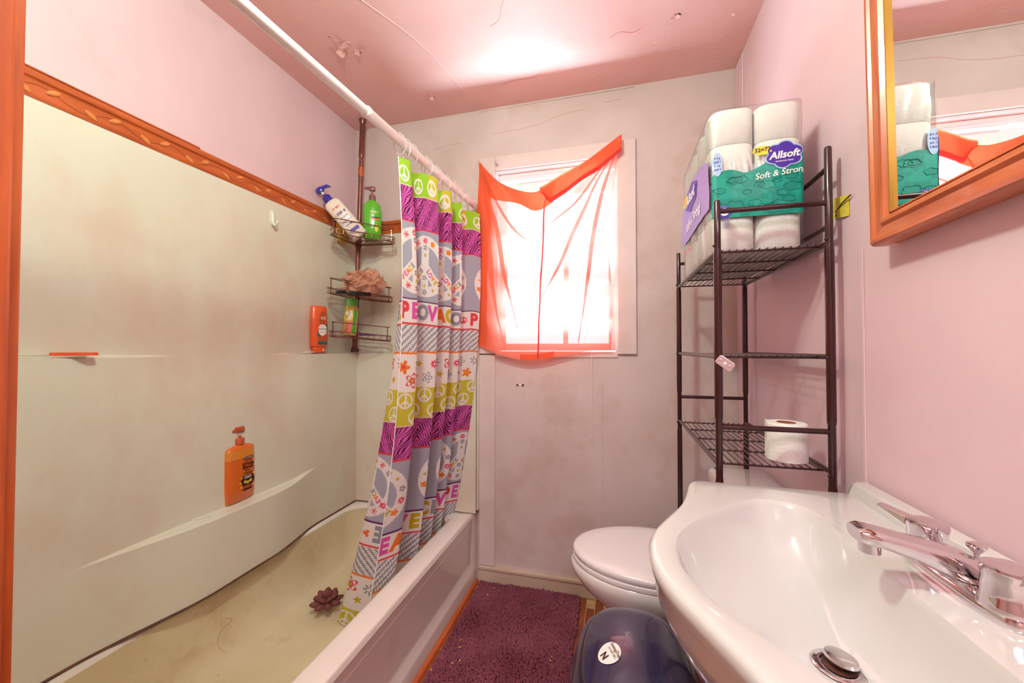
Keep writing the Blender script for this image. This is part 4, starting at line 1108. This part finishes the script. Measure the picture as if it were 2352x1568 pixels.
print_shape('yellow_cloud', cloud(.012, .256, .022, .0115, 8, .07), n1(.0028), M['yellow'], pk)
print_text('lettering', '32=72', .0145, n1(.0034), M['blackprint'], pk, .0004, dx=.012, dy=.257, rot=.07)
print_text('lettering', 'Soft & Strong', .0215, n1(.0026), M['whiteprint'], pk, .0003, shear=.25, dx=.052, dy=.194, rot=.10)
print_shape('round_badge', ell(-.078, .104, .017, .017), n1(.0022), M['grape'], pk)
print_shape('round_badge', ell(-.078, .104, .0105, .0105), n1(.0028), M['whiteprint'], pk)
print_shape('leaf_mark', [(-.082, .098), (-.075, .101), (-.073, .110), (-.080, .108)], n1(.0033), M['tealline'], pk)
print_marks('small_print', .018, .004, n1(.0027), M['paleblue'], pk, dx=-.078, dy=.1175)
print_shape('blue_oval', ell(-.094, .232, .012, .032), n1(.0025), M['paleblue'], pk)
for k in range(4): print_marks('small_print', .014 + .002 * (k % 2), .007, n1(.003), M['grape'], pk, dx=-.094, dy=.248 - .010 * k)
for k in range(6): print_shape('barcode_line', [(-.082 + .003 * k, .060), (-.081 + .003 * k, .060), (-.081 + .003 * k, .104), (-.082 + .003 * k, .104)], n1(.002), M['lilac'], pk)
# printed long side facing the room
l1 = lambda o_: (lambda x, y: leftf(-x, y, o_))
MB().grid(lambda u, v: leftf(.215 - .43 * u, .12 + (.12 + .05 * math.sin(u * 3)) * v, .004), list(np.linspace(0, 1, 40)), list(np.linspace(0, 1, 8))).build('side_band', M['lilac'], pk, smooth=180)
MB().grid(lambda u, v: leftf(.215 - .43 * u, .005 + .37 * v, .002), list(np.linspace(0, 1, 50)), list(np.linspace(0, 1, 40))).build('side_film', M['film'], pk, smooth=180)
print_shape('logo_cloud', cloud(-.03, .245, .085, .040, 6, .10), l1(.0055), M['grape'], pk)
print_text('lettering', 'Allsoft', .050, l1(.0082), M['whiteprint'], pk, .001, shear=.25, dx=-.03, dy=.245)
print_shape('yellow_cloud', cloud(-.13, .262, .040, .018, 8, .07), l1(.0058), M['yellow'], pk)
print_text('lettering', '32=72', .022, l1(.0086), M['redprint'], pk, .0006, dx=-.13, dy=.262)
print_text('lettering', 'Soft & Strong', .046, l1(.0058), M['whiteprint'], pk, .0006, shear=.25, dx=-.01, dy=.165)
print_marks('small_print', .12, .014, l1(.0045), M['redprint'], pk, dx=-.09, dy=.085)

sr = root('toilet_roll', 'single white toilet roll standing on the lowest shelf', 'toilet paper', (.428, 1.175, .9095))
roll_mesh(.0465, .098, .0215).build('paper', M['paper'], sr, smooth=40)
MB().lathe([(.0212, .001), (.0218, .001), (.0218, .0985), (.0205, .0985), (.0205, .001)], 28).build('cardboard_core', M['core'], sr, smooth=40)
MB().grid(lambda u, v: Vector((.047 * math.cos(2.2 + 1.1 * u), .047 * math.sin(2.2 + 1.1 * u) + .004 * u, .098 * v + .006 * u * 1.4)), list(np.linspace(0, 1, 14)), list(np.linspace(0, 1, 5))).build('loose_sheet', M['paper'], sr, smooth=180)
yt = root('yellow_tag', 'small yellow paper tag stuck on the right wall behind the rack', 'tag', (XR, 1.105, 1.532))
MB().grid(lambda u, v: Vector((-.0015 - .004 * math.sin(u * 2.6), -.030 + .06 * u, -.024 + .05 * v + .012 * u)), list(np.linspace(0, 1, 8)), [0, .5, 1]).build('paper_tag', M['tape'], yt, solid=.0006)
MB().tube([(-.005, -.045, .02), (-.008, -.015, .012), (-.006, .01, .004)], .0016, 6).build('tag_wire', M['rust'], yt)
print_text('lettering', '2', .02, lambda x, y: (-.0065, -x, y), M['blackprint'], yt, .0004, dx=-.016, dy=-.004)

# ------------------------------------------------------------------ toilet
TL = Vector((.18, 1.415, 0))
to = root('toilet', 'white toilet with closed lid facing the bathtub under the brown rack', 'toilet', tuple(TL))
def egg(z, s_=1.0, sy=1.0, xf=-.150, xb=.315, w=.186, seg=56):
    xm = .115; out = []
    for k in range(seg):
        t = 2 * math.pi * k / seg; c, q = math.cos(t), math.sin(t)
        if c < 0: x = xm + (xm - xf) * c
        else: x = xm + (xb - xm) * math.copysign(abs(c) ** .62, c)
        y = w * sy * math.copysign(abs(q) ** (1 if c < 0 else .8), q)
        out.append(Vector((xm + (x - xm) * s_, 1.415 + y * s_, z)) - TL)
    return out
MB().loft([egg(.477), egg(.484, 1.005), egg(.489, 1.0), egg(.491, .97)]).build('seat', M['seat'], to, smooth=50)
MB().loft([egg(.494, .985), egg(.500, 1.0), egg(.508, 1.0), egg(.5135, .985), egg(.517, .94), egg(.5195, .75), egg(.5205, .4), egg(.521, .05)]).build('lid', M['seat'], to, smooth=60)
MB().loft([egg(z, s_, sy, xf=-.150 + d) for z, s_, sy, d in ((0, .70, .62, .17), (.02, .70, .62, .17), (.12, .66, .58, .19), (.24, .72, .66, .15), (.34, .86, .86, .07), (.40, .96, .96, .015), (.44, 1.0, 1.0, -.004), (.465, 1.005, 1.005, -.006), (.475, .99, .99, 0))]).build('bowl', M['toilet'], to, smooth=60)
for s_ in (-1, 1): MB().loft([selip(.020, .016, z, 3, 16, .315 - TL.x, s_ * .075) for z in (.478, .500, .510)]).build('hinge_cap', M['seat'], to, smooth=40)
MB().loft([rrect(.345 - TL.x + d, .512 - TL.x, -.215 + d, .215 - d, .03, z) for z, d in ((.44, .03), (.46, .012), (.60, .004), (.712, 0))]).build('tank', M['toilet'], to, smooth=50)
MB().loft([rrect(.332 - TL.x + d, .516 - TL.x, -.228 + d, .228 - d, .03, z) for z, d in ((.713, .006), (.717, 0), (.742, 0), (.752, .006), (.756, .02))]).build('tank_lid', M['toilet'], to, smooth=45)
MB().loft([rrect(.30 - TL.x, .50 - TL.x, -.12, .12, .04, z) for z in (.30, .445)]).build('tank_shelf', M['toilet'], to, smooth=50)
lv = MB().lathe([(.013, 0), (.013, .006), (.007, .010), (.006, .018), (0, .018)], 16, Matrix.Translation((.344 - TL.x, .165, .685)) @ Matrix.Rotation(R(-90), 4, 'Y')).build('flush_lever', M['chrome'], to, smooth=50)
MB().tube([(.328 - TL.x, .165, .685), (.320 - TL.x, .140, .684), (.318 - TL.x, .10, .680)], [.005, .005, .0065], 10).build('lever_arm', M['chrome'], lv, smooth=50)

# ------------------------------------------------------------------ pedestal sink
SC = Vector((.27, .655, 0))
sk = root('pedestal_sink', 'wide white pedestal sink with rounded front bowl below the mirror', 'sink', tuple(SC))
yc = .655
half = [(.522, .372), (.40, .376), (.215, .378), (.172, .375), (.160, .352), (.152, .300), (.128, .218), (.092, .145), (.066, .090), (.052, .040), (.049, .0)]
ol = catmull([(.45, .374), (.30, .378), (.20, .379), (.176, .374), (.162, .345), (.150, .292), (.126, .215), (.092, .145), (.066, .090), (.052, .040), (.049, .0)], 90)
ol = [(.522, 0.0), (.522, .372)] + [tuple(p) for p in ol]
OUT = [(x, yc + y) for x, y in ol[1:]] + [(x, yc - y) for x, y in reversed(ol[1:-1])]
il = catmull([(.372, 0), (.372, .12), (.374, .20), (.368, .245), (.340, .278), (.290, .284), (.235, .245), (.165, .170), (.115, .095), (.095, .04), (.091, 0)], 70)
INN = [(x, yc + y) for x, y in il] + [(x, yc - y) for x, y in reversed(il[1:-1])]
C2 = np.array([.262, yc])
def radial(poly, n=200):
    P = np.array(poly) - C2; out = []
    for k in range(n):
        t = 2 * math.pi * (k + .5) / n; d = np.array([math.cos(t), math.sin(t)]); best = 0
        A = P; B = np.roll(P, -1, axis=0); E_ = B - A
        den = d[0] * E_[:, 1] - d[1] * E_[:, 0]
        with np.errstate(divide='ignore', invalid='ignore'):
            r_ = (A[:, 0] * E_[:, 1] - A[:, 1] * E_[:, 0]) / den
            w_ = (A[:, 0] * d[1] - A[:, 1] * d[0]) / den
        ok = (w_ >= -1e-9) & (w_ <= 1 + 1e-9) & (r_ > 0)
        out.append(float(r_[ok].max()))
    return np.array(out)
NR = 220; RO, RI = radial(OUT, NR), radial(INN, NR)
RO = (np.roll(RO, 1) + 2 * RO + np.roll(RO, -1)) / 4
TH = 2 * math.pi * (np.arange(NR) + .5) / NR
DRN = np.array([.300, yc])
def ring_(r, z, cen=C2, k=0.0):
    c = C2 + (DRN - C2) * k
    return [Vector((c[0] + r[i] * math.cos(TH[i]), c[1] + r[i] * math.sin(TH[i]), z)) - SC for i in range(NR)]
SZ = .884
bowl = [ring_(RI * 0 + .024, .752, k=1), ring_(RI * .22, .756, k=.9), ring_(RI * .42, .763, k=.62), ring_(RI * .60, .776, k=.38), ring_(RI * .75, .797, k=.20), ring_(RI * .86, .824, k=.09), ring_(RI * .935, .852, k=.03), ring_(RI * .975, .870), ring_(RI * .995, .878), ring_(RI * 1.012, .8815)]
deck = [ring_(RI * 1.012, .8815), ring_(RI + (RO - RI) * .25, SZ), ring_(RI + (RO - RI) * .6, SZ), ring_(RO - .010, SZ), ring_(RO - .004, SZ - .002), ring_(RO, SZ - .008), ring_(RO - .001, SZ - .020), ring_(RO - .007, SZ - .034), ring_(RO * .955, SZ - .060), ring_(RO * .86, SZ - .105), ring_(RO * .70, SZ - .155), ring_(RO * .48, SZ - .20), ring_(RO * .34, SZ - .225)]
MB().loft(bowl, False, False).build('basin', M['porcelain'], sk, smooth=60)
MB().loft(deck, False, True).build('sink_body', M['porcelain'], sk, smooth=50)
MB().loft([[Vector((x, y, z)) - SC for x, z in p] for y, p in ((yc + .377, [(.486, SZ - .02), (.500, SZ + .008), (.522, SZ + .010), (.524, SZ - .02)]),
          (yc + .371, [(.482, SZ - .02), (.497, SZ + .022), (.520, SZ + .026), (.524, SZ - .02)]), (yc + .355, [(.478, SZ - .02), (.496, SZ + .027), (.520, SZ + .031), (.524, SZ - .02)]),
          (yc - .36, [(.478, SZ - .02), (.496, SZ + .027), (.520, SZ + .031), (.524, SZ - .02)]))]).build('back_lip', M['porcelain'], sk, smooth=40, bevel=.004)
MB().loft([selip(a, b, z, 2.6, 40, .33 - SC.x, 0) for z, a, b in ((0, .105, .13), (.03, .10, .125), (.10, .075, .095), (.45, .065, .085), (.60, .08, .10), (.68, .11, .14))]).build('pedestal', M['porcelain'], sk, smooth=50)
# drain
dn = root('sink_drain', 'chrome pop-up drain stopper tilted open in the sink basin', 'drain', (DRN[0], DRN[1], .7535))
MB().lathe([(.020, .002), (.032, .0015), (.033, .0025), (.030, .0045), (.022, .004), (.019, -.004)], 36).build('flange', M['chrome'], dn, smooth=40)
MB().lathe([(.0, .0025), (.0205, .0025), (.0205, .0035), (0, .0035)], 28).build('drain_hole', M['rust'], dn)
MB().lathe([(0, .010), (.018, .010), (.0205, .013), (.019, .0165), (.008, .018), (0, .018)], 32, Matrix.Rotation(R(8), 4, 'Y')).build('stopper', M['chrome'], dn, smooth=40)
MB().lathe([(.005, .002), (.005, .012)], 10).build('stem', M['rust'], dn)

# faucet
FA = Vector((.440, yc, SZ))
fa = root('faucet', 'chrome two-handle faucet on the sink deck', 'faucet', tuple(FA))
MB().loft([selip(.026, .088, 0, 3, 48), selip(.027, .090, .004, 3, 48), selip(.025, .086, .014, 3, 48), selip(.019, .078, .020, 3, 48)]).build('base_plate', M['chrome'], fa, smooth=50)
spn = []
for x, z, w, h in ((.022, .020, .026, .016), (0, .028, .028, .022), (-.025, .038, .026, .019), (-.060, .049, .0225, .0135), (-.095, .058, .0215, .012), (-.112, .0605, .022, .012), (-.121, .061, .017, .009)):
    spn.append([Vector((x, math.copysign(abs(math.cos(t)) ** .7, math.cos(t)) * w, z + math.copysign(abs(math.sin(t)) ** .7, math.sin(t)) * h)) for t in np.linspace(0, 2 * math.pi, 29)[:-1]])
MB().loft(spn).build('spout', M['chrome'], fa, smooth=60)
MB().lathe([(.0125, .0), (.0125, .018)], 24, Matrix.Translation((-.103, 0, .036))).build('aerator', M['chrome'], fa, smooth=50)
MB().loft([selip(.024, .024, .012, 2, 32), selip(.026, .024, .022, 2, 32), selip(.022, .022, .036, 2, 32)]).build('spout_boss', M['chrome'], fa, smooth=50)
def handle(dy, ang):
    h = MB().lathe([(.026, .014), (.026, .019), (.0235, .026), (.0220, .048), (.0235, .056), (.0225, .062), (.012, .066), (0, .0665)], 32, Matrix.Translation((0, dy, 0))).build('handle', M['chrome'], fa, smooth=40)
    Mx = Matrix.Translation((0, dy, .054)) @ Matrix.Rotation(ang, 4, 'Z')
    MB().loft([[Mx @ Vector((x, y, z)) for y, z in ((-w, z0), (w, z0), (w * .8, z0 + t), (-w * .8, z0 + t))] for x, w, z0, t in ((.008, .015, -.008, .016), (.028, .011, -.001, .010), (.052, .008, .008, .006), (.060, .006, .010, .004))]).build('lever', M['chrome'], h, bevel=.0015, smooth=40)
handle(.062, R(122)); handle(-.062, R(-75))
lr = MB().lathe([(.006, .015), (.006, .022), (.003, .024), (.003, .048), (.0045, .050), (.0095, .056), (.0095, .060), (.004, .063), (0, .063)], 20, Matrix.Translation((.014, 0, 0))).build('lift_knob', M['chrome'], fa, smooth=50)

# ------------------------------------------------------------------ framed mirror
MI = Vector((XR, .62, 1.404))
mi = root('framed_mirror', 'large mirror in an oak frame on the wall above the sink', 'mirror', tuple(MI), rot=(R(-1.0), 0, 0))
MY0, MY1, MZ1 = -.33, .300, .66
fpr = [(0, .004), (-.014, .004), (-.016, 0), (-.038, 0), (-.045, .004), (-.045, .010), (-.041, .014), (-.040, .030), (-.045, .036), (-.044, .042), (-.036, .050), (-.030, .051), (0, .051)]   # depth, inward
def frame_side(a, b, inx, nm, mm):
    """a, b outer corners (y, z); inx gives inward direction at each corner"""
    return MB().loft([[Vector((d, p[0] + q[0] * w, p[1] + q[1] * w)) for d, w in fpr] for p, q in ((a, inx[0]), (b, inx[1]))]).build(nm, mm, mi, smooth=30)
frame_side((MY0, 0), (MY1, 0), ((1, 1), (-1, 1)), 'frame_rail', M['mwood'])
frame_side((MY0, MZ1), (MY1, MZ1), ((1, -1), (-1, -1)), 'frame_rail', M['mwood'])
frame_side((MY1, 0), (MY1, MZ1), ((-1, 1), (-1, -1)), 'frame_stile', M['mwoodz'])
frame_side((MY0, 0), (MY0, MZ1), ((1, 1), (1, -1)), 'frame_stile', M['mwoodz'])
MB().box(-.039, -.032, MY1 - .0530, MY1 - .0495, .049, MZ1 - .05).build('gilt_slip', M['gilt'], mi)
MB().box(-.039, -.032, MY0 + .05, MY1 - .05, .0495, .0520).build('gilt_slip', M['mwood'], mi)
MB().box(-.033, -.027, MY0 + .045, MY1 - .045, .045, MZ1 - .045).build('mirror_glass', M['mirror'], mi)

# ------------------------------------------------------------------ swing-top bin with a clear liner
BN = Vector((.035, .985, 0))
BN = Vector((.040, .985, 0)); bn = root('swing_top_bin', 'small navy swing-top rubbish bin between toilet and sink', 'trash can', tuple(BN))
aX, aY = .150, .182
MB().loft([selip(aX * s_, aY * s_, z, 3, 48) for z, s_ in ((0, .74), (.004, .76), (.20, .86), (.375, .95), (.385, .95))]).build('bin_body', M['canbody'], bn, smooth=50)
def dome(x, y):
    e = (abs(x / aX) ** 2.6 + abs(y / aY) ** 2.6)
    return .400 + .105 * max(0.0, 1 - (abs(x) / aX) ** 2.4) ** .8 * (1 - .35 * max(0, -y / aY)) * max(0.0, 1 - (abs(y) / aY) ** 5) ** .6
lidr = [selip(aX * 1.0, aY * 1.0, .378, 2.6, 64), selip(aX * 1.03, aY * 1.03, .380, 2.6, 64), selip(aX * 1.03, aY * 1.03, .398, 2.6, 64)]
for s_ in (1.0, .985, .96, .93, .89, .84, .78, .70, .6, .48, .34, .18, .03):
    lidr.append([Vector((p.x, p.y, dome(p.x, p.y))) for p in selip(aX * s_, aY * s_, 0, 2.6, 64)])
MB().loft(lidr).build('lid_frame', M['can'], bn, smooth=60)
fl_ = []
for s_, dz in ((.90, -.004), (.90, .004), (.885, .0065), (.84, .007), (.78, .007), (.70, .007), (.6, .007), (.48, .007), (.34, .007), (.18, .007), (.03, .007)):
    fl_.append([Vector((p.x, p.y, dome(p.x, p.y) + dz)) for p in selip((aX - .012) * s_, (aY + .004) * s_, 0, 2.4, 64)])
MB().loft(fl_).build('swing_flap', M['can'], bn, smooth=50)
gp = [[Vector((p.x, p.y, dome(p.x, p.y) + .0012)) for p in selip((aX - .012) * q, (aY + .004) * q, 0, 2.4, 64)] for q in (.895, .945)]
MB().loft(gp, False, False).build('flap_gap', M['black'], bn)
stk = lambda o_: (lambda x, y: (x, y, dome(x, y) + .0078 + o_))
SX, SY = -.058, -.040
print_shape('round_sticker', ell(SX, SY, .026, .027, 32), stk(.0008), M['whiteprint'], bn)
print_text('lettering', 'SwingTop', .0105, stk(.002), M['blackprint'], bn, .0001, dx=SX + .014, dy=SY + .004, rot=R(-62))
print_text('lettering', '7.5 Gal | 28 L', .0062, stk(.002), M['blackprint'], bn, .0001, dx=SX + .006, dy=SY - .001, rot=R(-62))
print_text('lettering', 'N', .021, stk(.002), M['blackprint'], bn, .0006, dx=SX - .012, dy=SY - .006, rot=R(-62))
lg = root('clear_plastic_bag', 'crumpled clear plastic bag stuffed beside the navy bin under the sink', 'plastic bag', (.275, .955, 0))
MB().grid(lambda u, v: Vector(((.055 + .012 * math.sin(7 * u + 9 * v) + .008 * math.sin(17 * u - 5 * v)) * math.cos(u), (.060 + .010 * math.sin(5 * u + 11 * v) + .008 * math.sin(13 * u)) * math.sin(u), .004 + .40 * v)), list(np.linspace(0, 2 * math.pi, 60)), list(np.linspace(0, 1, 40))).build('bag_film', M['bag'], lg, smooth=180)

# ------------------------------------------------------------------ plum chenille bath mat
bm0 = Vector((-.42, 1.53, 0))
rg = root('bath_mat', 'plum shaggy chenille bath mat on the floor beside the tub', 'bath mat', tuple(bm0), R(.6))
RXh, RYh = .250, .385
MB().loft([rrect(-RXh, RXh, -RYh, RYh, .02, z) for z in (.0005, .007)]).build('backing', M['rugbase'], rg)
sx = .0088
gx, gy = np.arange(-RXh + .004, RXh, sx), np.arange(-RYh + .004, RYh, sx)
GX, GY = np.meshgrid(gx, gy); GX, GY = GX.ravel(), GY.ravel(); n = len(GX)
GX = GX + rng.normal(0, .0013, n); GY = GY + rng.normal(0, .0013, n)
lean = np.stack([.35 * np.sin(GX * 23 + GY * 9) + rng.normal(0, .35, n), .35 * np.sin(GY * 19 - GX * 13 + 1) - .25 + rng.normal(0, .35, n)], 1)
ln = rng.uniform(.010, .015, n); rad = rng.uniform(.0044, .0058, n)
prf = [(0.0, .8), (.30, 1.05), (.65, 1.05), (.92, .68), (1.0, .08)]; sg = 7
tA = np.arange(sg) * 2 * math.pi / sg
Vn = np.zeros((n, len(prf), sg, 3))
for i, (h, r_) in enumerate(prf):
    cxx = GX + lean[:, 0] * ln * h * h; cyy = GY + lean[:, 1] * ln * h * h; cz = .006 + ln * h
    Vn[:, i, :, 0] = cxx[:, None] + (rad * r_)[:, None] * np.cos(tA); Vn[:, i, :, 1] = cyy[:, None] + (rad * r_)[:, None] * np.sin(tA)
    Vn[:, i, :, 2] = cz[:, None] - (rad * r_ * .5)[:, None] * (lean[:, 0:1] * np.cos(tA) + lean[:, 1:2] * np.sin(tA))
bi = np.arange(n)[:, None, None] * (len(prf) * sg); ii = np.arange(len(prf) - 1)[None, :, None] * sg; jj = np.arange(sg)[None, None, :]; j2 = (jj + 1) % sg
F = np.stack([bi + ii + jj, bi + ii + j2, bi + ii + sg + j2, bi + ii + sg + jj], -1).reshape(-1, 4)
me = bpy.data.meshes.new('chenille_pile')
me.vertices.add(Vn.size // 3); me.vertices.foreach_set('co', Vn.ravel())
me.loops.add(F.size); me.loops.foreach_set('vertex_index', F.ravel().astype(np.int32))
me.polygons.add(len(F)); me.polygons.foreach_set('loop_start', (np.arange(len(F)) * 4).astype(np.int32))
me.update(calc_edges=True); me.polygons.foreach_set('use_smooth', np.ones(len(F), bool)); me.materials.append(M['rug'])
o = bpy.data.objects.new('chenille_pile', me); COL.objects.link(o); o.parent = rg; tag(o, kind='stuff')
cr = MB()
for x, y in ((-.585, 1.86), (-.60, 1.80), (-.61, 1.50), (-.60, 1.46), (-.575, 1.40), (-.60, 1.38), (-.24, 1.51), (-.245, 1.49), (-.66, 1.335)):
    for k in range(3):
        cr.ball((x + random.uniform(-.004, .004), y + random.uniform(-.004, .004), .023), random.uniform(.0015, .004), random.uniform(.001, .003), .0012, 6, 4)
tag(cr.build('lint_crumbs', M['crumb']), 'yellow crumbs of lint scattered over the plum bath mat', 'lint', kind='stuff')
